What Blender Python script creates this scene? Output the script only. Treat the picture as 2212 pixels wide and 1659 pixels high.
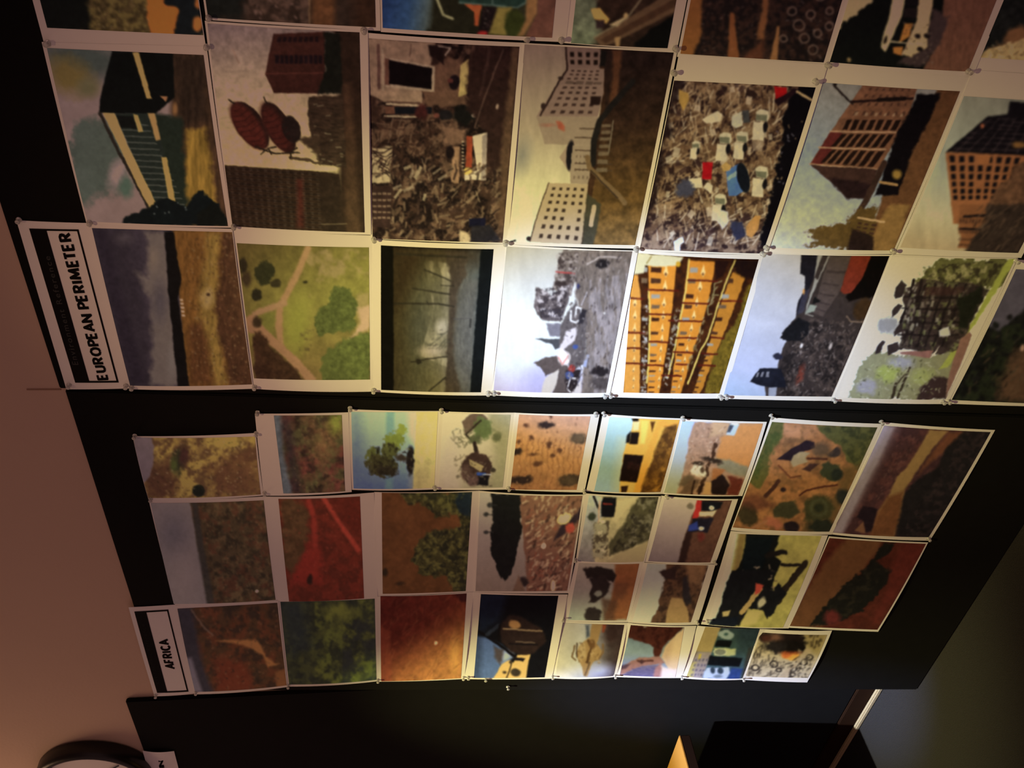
import bpy, bmesh, math, random
import numpy as np
from mathutils import Matrix, Vector

for _o in list(bpy.data.objects):
    bpy.data.objects.remove(_o)
scene = bpy.context.scene
COL = scene.collection

# ------------------------------------------------------------------ camera
# The phone was held sideways: the top of the frame is the room's right.
FPX, CX, CY = 1850.0, 1106.0, 829.5
RB = np.array([[0.07397809713598055, -0.04727426611484897, -0.996138737780758],
               [-0.7836472421226252, -0.6205405260569072, -0.02874813793310288],
               [-0.6167854092451792, 0.7827481071738975, -0.0829527555777228]])
CB = np.array([0.9354572528994818, -1.1589787336295674, -0.5201611107545943])
TH = math.asin(.10 / 1.84)          # the boards lean back against the wall
BZ0, YB = -1.735, -.115
SN, CS = math.sin(TH), math.cos(TH)


def b2w(p):
    """board coordinates (right, depth, up) -> room coordinates"""
    p = np.asarray(p, float)
    z = p[..., 2] - BZ0
    return np.stack([p[..., 0], YB + p[..., 1] * CS + z * SN, z * CS - p[..., 1] * SN], -1)


MW = np.array([[1, 0, 0], [0, CS, SN], [0, -SN, CS]])
RW = RB @ MW.T
CW = b2w(CB)
cam_data = bpy.data.cameras.new('camera')
cam = bpy.data.objects.new('camera', cam_data)
COL.objects.link(cam)
cam.matrix_world = Matrix(((RW[0][0], -RW[1][0], -RW[2][0], CW[0]),
                           (RW[0][1], -RW[1][1], -RW[2][1], CW[1]),
                           (RW[0][2], -RW[1][2], -RW[2][2], CW[2]),
                           (0, 0, 0, 1)))
cam_data.sensor_width = 36.0
cam_data.lens = FPX / 2212.0 * 36.0
cam_data.clip_start = .02
scene.camera = cam

# ------------------------------------------------------------------ world, lamps, exposure
world = bpy.data.worlds.new('dim_room')
scene.world = world
world.use_nodes = True
bg = world.node_tree.nodes['Background']
bg.inputs[0].default_value = (1.0, .54, .51, 1)
bg.inputs[1].default_value = .25
vs = scene.view_settings
vs.view_transform = 'Standard'
vs.look = 'None'
vs.exposure = 0.0
vs.gamma = 1.0
vs.use_curve_mapping = False


def spot(name, loc, target, power, color, size, blend, radius=.02):
    d = bpy.data.lights.new(name, 'SPOT')
    d.energy = power
    d.color = color
    d.spot_size = math.radians(size)
    d.spot_blend = blend
    d.shadow_soft_size = radius
    o = bpy.data.objects.new(name, d)
    COL.objects.link(o)
    o.location = loc
    o.rotation_euler = (Vector(target) - Vector(loc)).to_track_quat('-Z', 'Y').to_euler()
    return o


CEIL = 2.80
L1 = (.46, -1.256, CEIL - .08)
L2 = (-.874, -.878, CEIL - .08)
# two ceiling spots: each a cool hot centre, a yellow ring and a wide warm spill
SPOTS = (('track_spot_core', L1, (.099, -.06, .840), (155, 240, 410), 14.7),
         ('track_spot_ring', L1, (.099, -.06, .779), (166.5, 151.6, 50.4), 29.7),
         ('track_spot_spill', L1, (.099, -.06, .779), (45, 26.7, 13.2), 52.5),
         ('track_spot_core', L2, (-1.041, -.06, .455), (290, 380, 740), 14.7),
         ('track_spot_ring', L2, (-1.041, -.06, .394), (326.4, 296.8, 117.2), 29.7),
         ('track_spot_spill', L2, (-1.041, -.06, .394), (7.4, 4.7, .5), 52.5))
for nm, L, T, w, size in SPOTS:
    k = max(w)
    spot(nm, L, T, k, [c / k for c in w], size, 1.0)
d = bpy.data.lights.new('hall_lamp', 'AREA')
d.energy = 3.3
d.color = (1.0, .62, .36)
d.size = .5
o = bpy.data.objects.new('hall_lamp', d)
COL.objects.link(o)
o.location = (-1.60, -.42, CEIL - .03)


# ------------------------------------------------------------------ helpers
def ray(x, y):
    return RW.T @ np.array([(x - CX) / FPX, (y - CY) / FPX, 1.0])


def hit_y(x, y, yy=0.0):
    d_ = ray(x, y)
    return CW + d_ * (yy - CW[1]) / d_[1]


def hit_z(x, y, zz=0.0):
    d_ = ray(x, y)
    return CW + d_ * (zz - CW[2]) / d_[2]


def board(x, y, depth=0.0):
    """photo measurement -> point on the board plane (board coordinates)"""
    d_ = RB.T @ np.array([(x - CX) / FPX, (y - CY) / FPX, 1.0])
    return CB + d_ * (depth - CB[1]) / d_[1]


def to_px(p):
    c = (np.asarray(p) - CB) @ RB.T
    return CX + FPX * c[..., 0] / c[..., 2], CY + FPX * c[..., 1] / c[..., 2]


def lin(c):
    c = np.asarray(c, float) / 255.0
    return np.where(c <= .04045, c / 12.92, ((c + .055) / 1.055) ** 2.4)


def mat(name, color, rough=.6, spec=.3, noise=0.0, nscale=40., bump=0.0, bscale=200., attr=None, **kw):
    m = bpy.data.materials.new(name)
    m.use_nodes = True
    nt = m.node_tree
    b = nt.nodes['Principled BSDF']
    b.inputs['Roughness'].default_value = rough
    b.inputs['Specular IOR Level'].default_value = spec
    for k, v in kw.items():
        b.inputs[k].default_value = v
    co = nt.nodes.new('ShaderNodeTexCoord')
    nz = nt.nodes.new('ShaderNodeTexNoise')
    nz.inputs['Scale'].default_value = nscale
    nz.inputs['Detail'].default_value = 4
    nt.links.new(co.outputs['Object'], nz.inputs['Vector'])
    mx = nt.nodes.new('ShaderNodeMix')
    mx.data_type = 'RGBA'
    mx.blend_type = 'MULTIPLY'
    mx.inputs[0].default_value = 1.0
    rp = nt.nodes.new('ShaderNodeMapRange')
    rp.inputs[3].default_value = 1 - noise
    rp.inputs[4].default_value = 1 + noise
    nt.links.new(nz.outputs['Fac'], rp.inputs[0])
    cc = nt.nodes.new('ShaderNodeCombineColor')
    for i in range(3):
        nt.links.new(rp.outputs[0], cc.inputs[i])
    if attr:
        at = nt.nodes.new('ShaderNodeAttribute')
        at.attribute_name = attr
        nt.links.new(at.outputs['Color'], mx.inputs[6])
    else:
        mx.inputs[6].default_value = (*color, 1)
    nt.links.new(cc.outputs[0], mx.inputs[7])
    nt.links.new(mx.outputs[2], b.inputs['Base Color'])
    if bump:
        n2 = nt.nodes.new('ShaderNodeTexNoise')
        n2.inputs['Scale'].default_value = bscale
        n2.inputs['Detail'].default_value = 3
        nt.links.new(co.outputs['Object'], n2.inputs['Vector'])
        bp = nt.nodes.new('ShaderNodeBump')
        bp.inputs['Strength'].default_value = bump
        bp.inputs['Distance'].default_value = .004
        nt.links.new(n2.outputs['Fac'], bp.inputs['Height'])
        nt.links.new(bp.outputs['Normal'], b.inputs['Normal'])
    return m


M = {
    'wall': mat('painted_plaster', (.62, .46, .35), .85, .15, .05, 3., .10, 120.),
    'ceiling': mat('ceiling_paint', (.6, .55, .5), .9, .1, .03),
    'carpet': mat('grey_carpet', (.035, .033, .033), 1.0, .0, .35, 420., .9, 500.),
    'board': mat('black_foam_board', (.0070, .0068, .0068), .85, .08, .15, 30., .06, 900.),
    'skirt': mat('dark_stained_wood', (.020, .009, .0045), .8, .04, .2, 25.),
    'shoe': mat('pale_wood_strip', (.42, .34, .20), .5, .2, .08, 60.),
    'paper': mat('white_paper', (.84, .83, .82), .6, .12, .02, 60.),
    'print': mat('inkjet_print', (1, 1, 1), .6, .06, .05, 220., attr='ink'),
    'ink': mat('black_ink', (.008, .0075, .008), .7, .04, .05),
    'grey_ink': mat('grey_ink', (.050, .052, .052), .7, .04, .05),
    'dim_ink': mat('dim_grey_ink', (.018, .019, .019), .7, .04, .05),
    'joint': mat('plaster_joint', (.34, .22, .15), .9, .05, .05),
    'desk': mat('honey_wood_veneer', (.40, .19, .035), .4, .35, .10, 18.),
    'desk_edge': mat('dark_wood_edge', (.030, .014, .008), .7, .1, .1, 18.),
    'plastic': mat('clear_plastic', (.92, .92, .90), .12, .5, .02, 50., **{'Transmission Weight': .65, 'IOR': 1.45}),
    'steel': mat('pin_steel', (.6, .6, .6), .25, .5, .03, 50., Metallic=1.0),
    'rim': mat('black_clock_rim', (.012, .011, .011), .35, .4, .05),
    'face': mat('clock_face', (.78, .74, .72), .6, .2, .02),
    'lamp': mat('white_lamp_metal', (.7, .7, .68), .4, .4, .03),
}


def mesh_obj(name, verts, faces, material, parent=None, smooth=False):
    me = bpy.data.meshes.new(name)
    me.from_pydata([tuple(map(float, v)) for v in verts], [], [tuple(f) for f in faces])
    me.materials.append(M[material])
    if smooth:
        me.polygons.foreach_set('use_smooth', [True] * len(me.polygons))
    me.update()
    ob = bpy.data.objects.new(name, me)
    COL.objects.link(ob)
    if parent is not None:
        ob.parent = parent
    return ob


def tag(ob, label, cat, group=None):
    ob['label'] = label
    ob['category'] = cat
    if group:
        ob['group'] = group
    return ob


def structure(ob):
    ob['kind'] = 'structure'
    return ob


def box(lo, hi):
    (a, b, c), (d_, e, f) = lo, hi
    v = [(a, b, c), (d_, b, c), (d_, e, c), (a, e, c), (a, b, f), (d_, b, f), (d_, e, f), (a, e, f)]
    return v, [(0, 3, 2, 1), (4, 5, 6, 7), (0, 1, 5, 4), (1, 2, 6, 5), (2, 3, 7, 6), (3, 0, 4, 7)]


def bevel_box(name, lo, hi, material, parent=None, w=.002):
    bm = bmesh.new()
    v, fs = box(lo, hi)
    vs_ = [bm.verts.new(p) for p in v]
    for f in fs:
        bm.faces.new([vs_[i] for i in f])
    bmesh.ops.bevel(bm, geom=list(bm.edges), offset=w, segments=2, affect='EDGES')
    me = bpy.data.meshes.new(name)
    bm.to_mesh(me)
    bm.free()
    me.materials.append(M[material])
    ob = bpy.data.objects.new(name, me)
    COL.objects.link(ob)
    if parent is not None:
        ob.parent = parent
    return ob


def lathe(profile, n=16):
    """profile of (radius, height) along +Z"""
    vs_, fs = [], []
    for r, h in profile:
        for i in range(n):
            a = 2 * math.pi * i / n
            vs_.append((r * math.cos(a), r * math.sin(a), h))
    for j in range(len(profile) - 1):
        for i in range(n):
            k = (i + 1) % n
            fs.append((j * n + i, j * n + k, (j + 1) * n + k, (j + 1) * n + i))
    fs.append(tuple(reversed(range(n))))
    fs.append(tuple(range((len(profile) - 1) * n, len(profile) * n)))
    return vs_, fs


# ------------------------------------------------------------------ the room
v, f = box((-3.2, 0, -.02), (2.6, .12, CEIL))
structure(mesh_obj('wall_back', v, f, 'wall'))
v, f = box((-3.2, -2.6, -.10), (2.6, .0, 0))
structure(mesh_obj('floor', v, f, 'carpet'))
v, f = box((-3.2, -2.6, CEIL), (2.6, .12, CEIL + .08))
structure(mesh_obj('ceiling', v, f, 'ceiling'))
sk = structure(bevel_box('baseboard_back', (-3.2, -.016, .002), (2.6, 0, .062), 'skirt'))
structure(bevel_box('trim_1', (-3.2, -.028, .0005), (2.6, -.016, .014), 'shoe', w=.003))
# hairline joint in the plaster above the seam of the boards
a, b_ = hit_y(58, 841), hit_y(132, 840)
v, f = box((a[0] - .0012, -.0012, b_[2]), (a[0] + .0012, .001, a[2]))
structure(mesh_obj('trim_2', v, f, 'joint'))


# ------------------------------------------------------------------ the black boards
def leaning_board(name, x0, x1, z0, z1, label):
    bm = bmesh.new()
    v_, fs = box((x0, .0, z0), (x1, .010, z1))
    vv = [bm.verts.new(p) for p in v_]
    for q in fs:
        bm.faces.new([vv[i] for i in q])
    bmesh.ops.bevel(bm, geom=list(bm.edges), offset=.002, segments=2, affect='EDGES')
    base = b2w(np.array([(x0 + x1) / 2, 0, z0]))
    for q in bm.verts:
        q.co = Vector(b2w(np.array(q.co)) - base)
    me = bpy.data.meshes.new(name)
    bm.to_mesh(me)
    bm.free()
    me.materials.append(M['board'])
    ob = bpy.data.objects.new(name, me)
    COL.objects.link(ob)
    ob.location = base
    return tag(ob, label, 'pinboard', 'black pinboards along the wall')


leaning_board('pinboard', -.016, .905, BZ0 + .002, .1185, 'black pinboard carrying the European perimeter prints')
leaning_board('pinboard', -.918, -.020, BZ0 + .002, .111, 'black pinboard carrying the Africa prints')
pb = bevel_box('pinboard', (-2.10, -.012, .064), (-.962, -.001, 1.930), 'board')
tag(pb, 'bare black pinboard fixed to the wall beside the clock', 'pinboard', 'black pinboards along the wall')


# ------------------------------------------------------------------ painter for the printed pictures
_rng = np.random.RandomState(7)
_LAT = _rng.rand(256, 256)


def vnoise(x, y, seed=0):
    x = x + seed * 17.31
    y = y + seed * 9.17
    xi, yi = np.floor(x).astype(int), np.floor(y).astype(int)
    xf, yf = x - xi, y - yi
    xf = xf * xf * (3 - 2 * xf)
    yf = yf * yf * (3 - 2 * yf)
    a_ = _LAT[xi & 255, yi & 255]
    b2 = _LAT[(xi + 1) & 255, yi & 255]
    c_ = _LAT[xi & 255, (yi + 1) & 255]
    d2 = _LAT[(xi + 1) & 255, (yi + 1) & 255]
    return (a_ * (1 - xf) + b2 * xf) * (1 - yf) + (c_ * (1 - xf) + d2 * xf) * yf


def fbm(x, y, seed=0):
    return (vnoise(x, y, seed) * .5 + vnoise(x * 2.1, y * 2.1, seed + 3) * .3 + vnoise(x * 4.3, y * 4.3, seed + 5) * .2)


class Painter:
    """lays flat areas, gradients, strokes and specks of ink on one print"""

    def __init__(self, X, Y, seed):
        # the prints are soft photographs: no ruled edges
        self.X = X + 2.6 * (fbm(X / 11, Y / 11, seed % 50) - .5)
        self.Y = Y + 2.6 * (fbm(X / 11 + 60, Y / 11, seed % 50) - .5)
        self.C = np.zeros((len(X), 3))
        self.seed = seed
        self.rs = np.random.RandomState(seed)
        self.x, self.y = X, Y

    def F(self, fr):
        self.x = (self.X - fr[0]) * fr[2]
        self.y = (self.Y - fr[1]) * fr[2]
        return self

    def mix(self, m, c):
        m = np.clip(m, 0, 1)[:, None]
        self.C = self.C * (1 - m) + np.asarray(c, float) * m
        return self

    def fill(self, c):
        self.C[:] = c
        return self

    def g(self, p0, p1, stops, reg=None):
        dx, dy = p1[0] - p0[0], p1[1] - p0[1]
        t = ((self.x - p0[0]) * dx + (self.y - p0[1]) * dy) / (dx * dx + dy * dy)
        ts = [s_[0] for s_ in stops]
        c = np.stack([np.interp(t, ts, [s_[1][i] for s_ in stops]) for i in range(3)], 1)
        if reg is None:
            self.C = c
        else:
            m = self.pm(reg, 8)[:, None]
            self.C = self.C * (1 - m) + c * m
        return self

    def warp(self, r, rs):
        if not r:
            return self.x, self.y
        self.seed += 1
        return (self.x + r * 2.4 * (fbm(self.x / rs, self.y / rs, self.seed) - .5),
                self.y + r * 2.4 * (fbm(self.x / rs + 40, self.y / rs, self.seed) - .5))

    def pm(self, pts, f=7, r=0, rs=60):
        x, y = self.warp(r, rs)
        n = len(pts)
        inside = np.zeros(len(x), bool)
        dist = np.full(len(x), 1e9)
        for i in range(n):
            x0, y0 = pts[i]
            x1, y1 = pts[(i + 1) % n]
            if y0 != y1:
                c = ((y0 > y) != (y1 > y)) & (x < (x1 - x0) * (y - y0) / (y1 - y0) + x0)
                inside ^= c
            ex, ey = x1 - x0, y1 - y0
            q = ex * ex + ey * ey + 1e-9
            t = np.clip(((x - x0) * ex + (y - y0) * ey) / q, 0, 1)
            dist = np.minimum(dist, np.hypot(x - x0 - t * ex, y - y0 - t * ey))
        sd = np.where(inside, -dist, dist)
        return np.clip(.5 - sd / f, 0, 1)

    def p(self, c, pts, f=7, a=1., r=0, rs=60):
        return self.mix(self.pm(pts, f, r, rs) * a, c)

    def l(self, c, pts, w, f=6, a=1., r=0):
        x, y = self.warp(r, 50)
        dist = np.full(len(x), 1e9)
        for (x0, y0), (x1, y1) in zip(pts[:-1], pts[1:]):
            ex, ey = x1 - x0, y1 - y0
            t = np.clip(((x - x0) * ex + (y - y0) * ey) / (ex * ex + ey * ey + 1e-9), 0, 1)
            dist = np.minimum(dist, np.hypot(x - x0 - t * ex, y - y0 - t * ey))
        return self.mix(np.clip(.5 - (dist - w / 2) / f, 0, 1) * a, c)

    def e(self, c, cx, cy, rx, ry, rot=0, f=10, a=1., r=0, rs=45):
        x, y = self.warp(r, rs)
        k, s_ = math.cos(math.radians(rot)), math.sin(math.radians(rot))
        u = ((x - cx) * k + (y - cy) * s_) / rx
        w_ = (-(x - cx) * s_ + (y - cy) * k) / ry
        sd = (np.hypot(u, w_) - 1) * min(rx, ry)
        return self.mix(np.clip(.5 - sd / f, 0, 1) * a, c)

    def ring(self, c, cx, cy, r0, w, f=6, a=1., asp=1.):
        dd = np.abs(np.hypot(self.x - cx, (self.y - cy) / asp) - r0)
        return self.mix(np.clip(.5 - (dd - w / 2) / f, 0, 1) * a, c)

    def n(self, amp, sc, reg=None, sx=1., sy=1.):
        self.seed += 1
        v_ = (fbm(self.x / sc / sx, self.y / sc / sy, self.seed) - .5) * 2.2 * amp
        if reg is not None:
            v_ = v_ * self.pm(reg, 10)
        self.C = self.C * (1 + v_[:, None])
        return self

    def t(self, c, sc, thr=.55, a=1., reg=None, soft=.2, sx=1., sy=1.):
        self.seed += 1
        v_ = fbm(self.x / sc / sx, self.y / sc / sy, self.seed)
        m = np.clip((v_ - thr) / soft + .5, 0, 1) * a
        if reg is not None:
            m = m * self.pm(reg, 12)
        return self.mix(m, c)

    def uv(self, quad):
        (x0, y0), (x1, y1), (x2, y2), (x3, y3) = quad
        dx1, dx2, dx3 = x1 - x2, x3 - x2, x0 - x1 + x2 - x3
        dy1, dy2, dy3 = y1 - y2, y3 - y2, y0 - y1 + y2 - y3
        det = dx1 * dy2 - dx2 * dy1
        g_ = (dx3 * dy2 - dx2 * dy3) / det
        h_ = (dx1 * dy3 - dx3 * dy1) / det
        H = np.array([[x1 - x0 + g_ * x1, x3 - x0 + h_ * x3, x0],
                      [y1 - y0 + g_ * y1, y3 - y0 + h_ * y3, y0], [g_, h_, 1]])
        q = np.linalg.inv(H) @ np.stack([self.x, self.y, np.ones_like(self.x)])
        return q[0] / q[2], q[1] / q[2]

    def w(self, c, quad, nu, nv, fu=.6, fv=.6, a=1., skip=0.):
        u, v_ = self.uv(quad)
        ok = (u > 0) & (u < 1) & (v_ > 0) & (v_ < 1)
        uu, vv = u * nu, v_ * nv
        mu = np.clip((fu / 2 - np.abs(uu % 1 - .5)) / .12 + .5, 0, 1)
        mv = np.clip((fv / 2 - np.abs(vv % 1 - .5)) / .12 + .5, 0, 1)
        m = mu * mv * ok * a
        if skip:
            h_ = _LAT[(np.floor(uu).astype(int) * 7 + self.seed) & 255, (np.floor(vv).astype(int) * 13) & 255]
            m = m * (h_ > skip)
        return self.mix(m, c)

    def s(self, cols, n, ln, wd, reg, ang=0, spread=180, a=1.):
        """n small strokes of random colour, length, width, angle inside a region"""
        poly = not np.isscalar(reg[0])
        if poly:
            xs = [q[0] for q in reg]
            ys = [q[1] for q in reg]
            bb = (min(xs), min(ys), max(xs), max(ys))
        else:
            bb = reg
        R = self.rs
        cnt = tries = 0
        while cnt < n and tries < n * 6:
            tries += 1
            cx = R.uniform(bb[0], bb[2])
            cy = R.uniform(bb[1], bb[3])
            if poly:
                ins = False
                for i in range(len(reg)):
                    (x0, y0), (x1, y1) = reg[i], reg[(i + 1) % len(reg)]
                    if (y0 > cy) != (y1 > cy) and cx < (x1 - x0) * (cy - y0) / (y1 - y0) + x0:
                        ins = not ins
                if not ins:
                    continue
            cnt += 1
            L_ = R.uniform(*ln) / 2
            W_ = R.uniform(*wd) / 2
            th = math.radians(ang + R.uniform(-spread, spread) / 2)
            col = np.asarray(cols[R.randint(len(cols))], float)
            rad = L_ + W_ + 6
            idx = np.nonzero((np.abs(self.x - cx) < rad) & (np.abs(self.y - cy) < rad))[0]
            if not len(idx):
                continue
            dx, dy = self.x[idx] - cx, self.y[idx] - cy
            k, s_ = math.cos(th), math.sin(th)
            u = np.abs(dx * k + dy * s_) - L_
            w_ = np.abs(-dx * s_ + dy * k) - W_
            m = (np.clip(.5 - np.maximum(u, w_) / 9, 0, 1) * a * .68)[:, None]
            self.C[idx] = self.C[idx] * (1 - m) + col * m
        return self


# ------------------------------------------------------------------ what each print shows
K_ = 3.95
cA, cB, cC, cD, cE, cF = [(x, 0, K_) for x in (0, 420, 780, 1080, 1360, 1652)]
cT = (0, 400, 3.457)
cH, cI, cJ, cK, cL = [(x, 460, K_) for x in (440, 780, 1080, 1360, 1652)]
g1, g2, g3, g4 = [(240, 880, K_), (740, 860, K_), (1240, 860, K_), (1652, 860, K_)]
g5, g6, g7, g8 = [(x, 1239, K_) for x in (240, 740, 1200, 1652)]


def pic_black_orange(P):
    P.F(cA).fill((62, 46, 26)).n(.4, 40).t((92, 72, 36), 45, .55, .8, (( 760, -1400), (1270, -1400), (1270, 300), (760, 300)))
    P.p((15, 15, 13), [(300, -1400), (700, -1400), (760, 0), (770, 260), (300, 260)], 40, r=20)
    P.p((142, 74, 24), [(1240, -260), (1420, 30), (1540, 60), (1490, 300), (1290, 290), (1255, 60)], 20, r=16)
    P.p((18, 20, 22), [(1330, -900), (1760, -700), (1790, 200), (1700, 310), (1490, 300), (1530, 70), (1400, 20)], 16, r=18)
    P.e((140, 76, 30), 1690, 200, 45, 60, f=24, r=10).e((130, 70, 30), 1700, 20, 30, 50, f=20, r=10)
    P.s([(110, 90, 60), (50, 36, 22), (120, 95, 55)], 120, (8, 26), (6, 12), (800, -900, 1270, 270))


def pic_dusk_post(P):
    P.F(cB).fill((46, 31, 24)).t((82, 57, 46), 90, .5, .8, [(420, -1400), (980, -1400), (980, 200), (420, 160)])
    P.p((24, 23, 20), [(60, -1400), (420, -1400), (420, 160), (60, 160)], 90, r=30)
    P.p((82, 48, 27), [(1005, -1400), (1200, -1400), (1200, 230), (1005, 230)], 60)
    P.p((48, 28, 19), [(1330, -1400), (1700, -1400), (1700, 260), (1360, 260)], 120)
    P.l((110, 78, 52), [(975, -1200), (985, 200)], 12).n(.25, 60)
    P.s([(120, 85, 75), (30, 22, 20)], 60, (14, 40), (8, 14), (450, -500, 930, 170))


def pic_blue_sky_machine(P):
    P.F(cC).g((180, 0), (640, 60), [(0, (24, 44, 76)), (.5, (38, 62, 88)), (.85, (66, 74, 72)), (1, (44, 40, 26))])
    P.p((32, 28, 18), [(600, -900), (1230, -900), (1150, 300), (560, 280), (620, 120)], 50, r=40)
    P.p((30, 46, 38), [(720, -400), (1500, -400), (1400, 20), (1340, 60), (840, 14)], 8)
    P.l((72, 88, 78), [(840, 12), (1330, 56), (1400, 15), (1440, -200)], 14).l((70, 84, 74), [(1120, -400), (1118, 30)], 12)
    P.p((26, 17, 17), [(1040, 50), (1160, 60), (1120, 210), (1080, 290), (1000, 280)], 10)
    P.s([(90, 60, 50), (60, 40, 42), (130, 110, 90)], 16, (8, 18), (6, 10), (1040, 60, 1130, 230))
    P.p((152, 66, 30), [(880, 24), (1030, 36), (1015, 92), (1000, 212), (968, 205), (965, 90)], 8)
    P.e((130, 26, 24), 1035, 275, 45, 22, f=12)
    P.p((112, 92, 40), [(1165, 55), (1285, 50), (1240, 290), (1090, 280)], 24)
    P.e((46, 48, 18), 1310, 190, 90, 115, f=30, r=14)
    P.p((122, 82, 46), [(1440, -700), (1560, -700), (1500, 110), (1380, 300), (1330, 300), (1400, 170)], 24)
    P.p((92, 54, 42), [(1560, -900), (1800, -900), (1640, 330), (1390, 310), (1500, 110)], 16)
    P.l((132, 122, 84), [(640, -40), (700, 115), (780, 148)], 22).n(.14, 40)


def pic_plank_bridge(P):
    P.F(cD).fill((44, 28, 20)).p((88, 88, 64), [(500, -900), (860, -900), (820, 100), (850, 260), (780, 420), (560, 420)], 60, r=40).n(.3, 40)
    P.p((84, 58, 38), [(800, 320), (1560, -140), (1560, 60), (870, 400)], 12).p((64, 40, 26), [(850, 330), (1560, -60), (1560, 10), (900, 360)], 10)
    P.p((13, 12, 10), [(1130, 380), (1280, 240), (1560, 60), (1450, 430), (1180, 420)], 16, r=14)
    P.p((168, 126, 56), [(775, 70), (850, 62), (930, 160), (905, 195), (800, 150)], 10).p((46, 30, 28), [(820, 160), (890, 160), (880, 230), (820, 230)], 16, r=10)
    P.p((158, 132, 88), [(925, 205), (1000, 165), (1090, 130), (1000, 215)], 9).e((150, 115, 70), 1070, 128, 20, 26)
    P.p((130, 95, 58), [(970, 310), (1025, 300), (1010, 400), (985, 400)], 8)
    P.l((120, 100, 70), [(800, 310), (1080, 150), (1200, -20)], 14, a=.8)


def pic_rusty_chains(P):
    P.F(cE).fill((27, 19, 17)).t((52, 32, 24), 40, .52, .8)
    P.p((112, 66, 28), [(420, 480), (530, -900), (640, -900), (610, 260), (540, 480)], 26, r=16)
    P.p((108, 60, 30), [(835, 500), (848, 100), (885, 105), (935, 500)], 12, r=8)
    P.p((108, 64, 34), [(1080, 330), (1175, -300), (1225, -300), (1140, 330)], 20, r=14)
    P.p((122, 78, 42), [(1185, 540), (1255, 215), (1275, 220), (1255, 540)], 10)
    P.p((78, 42, 26), [(960, 500), (1130, 330), (1140, 520)], 40, r=20)
    P.s([(92, 60, 46), (60, 38, 30), (120, 88, 70)], 160, (8, 30), (4, 8), (620, -700, 1200, 500))
    for cx, cy, r in ((1440, 212, 46), (1487, 322, 40), (1310, 325, 30), (1700, 220, 34), (1380, 90, 36), (1560, 420, 40), (1540, 120, 36), (1600, 280, 34), (1420, -60, 40), (1620, -40, 40), (1700, 90, 30)):
        P.ring((104, 78, 62), cx, cy, r, 12, a=.9)
    P.s([(120, 95, 80), (80, 58, 48)], 40, (12, 40), (5, 9), (1290, -300, 1740, 520))


def pic_burnt_van(P):
    P.F(cF).fill((14, 14, 12))
    P.p((138, 114, 76), [(560, -700), (1000, -700), (900, 0), (740, 140), (650, 200), (600, 300)], 12, r=30, rs=30)
    P.p((92, 56, 39), [(1580, -700), (2300, -700), (1990, 0), (1725, 620), (1330, 590), (1480, 330)], 14)
    P.n(.15, 30, [(1580, -700), (2300, -700), (1990, 0), (1725, 620), (1330, 590), (1480, 330)], .5, 3.)
    P.p((56, 40, 36), [(1400, 60), (1560, 130), (1490, 330), (1390, 500), (1300, 570), (1130, 540), (1380, 300)], 30, r=30)
    P.p((152, 128, 88), [(1130, -300), (1230, -300), (1160, 120), (1075, 310), (1015, 435), (980, 390), (990, 310), (1045, 150)], 10)
    P.p((148, 120, 80), [(1310, -250), (1480, -250), (1400, 110), (1385, 250), (1370, 400), (1240, 475), (1160, 450), (1230, 290), (1290, 150)], 12, r=10)
    P.e((30, 20, 16), 1015, 330, 14, 36, 15).p((30, 22, 20), [(1180, 60), (1290, 60), (1280, 140), (1170, 140)], 8)
    P.p((20, 16, 16), [(1200, -160), (1310, -160), (1300, 40), (1195, 45)], 8)
    P.p((152, 92, 32), [(1180, 190), (1250, 190), (1220, 300), (1130, 360)], 14).p((150, 88, 32), [(1080, 395), (1165, 385), (1150, 465), (1085, 440)], 12)
    for q in ((1290, 300), (1370, 295), (1310, 410)):
        P.e((26, 18, 16), q[0], q[1], 28, 20, 20, f=10)
    P.l((150, 128, 92), [(1060, 345), (1350, 370)], 12).l((140, 110, 80), [(1250, 260), (1160, 460)], 14)
    P.s([(100, 78, 62), (40, 28, 24)], 40, (10, 30), (6, 12), (1150, 150, 1450, 540)).e((110, 84, 50), 712, 505, 16, 22, r=8)


def pic_rock_dark(P):
    P.F(cF).fill((22, 20, 18)).n(.4, 40)
    P.e((94, 58, 34), 2140, 300, 120, 70, -30, f=40, r=20)
    P.p((128, 98, 62), [(1870, 425), (2212, 320), (2900, 120), (2900, 800), (1820, 490)], 14, r=12).n(.3, 40, [(1870, 425), (2900, 120), (2900, 800), (1820, 490)])
    P.s([(70, 48, 30), (160, 126, 84)], 40, (20, 70), (8, 18), (1900, 350, 2600, 560))


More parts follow.
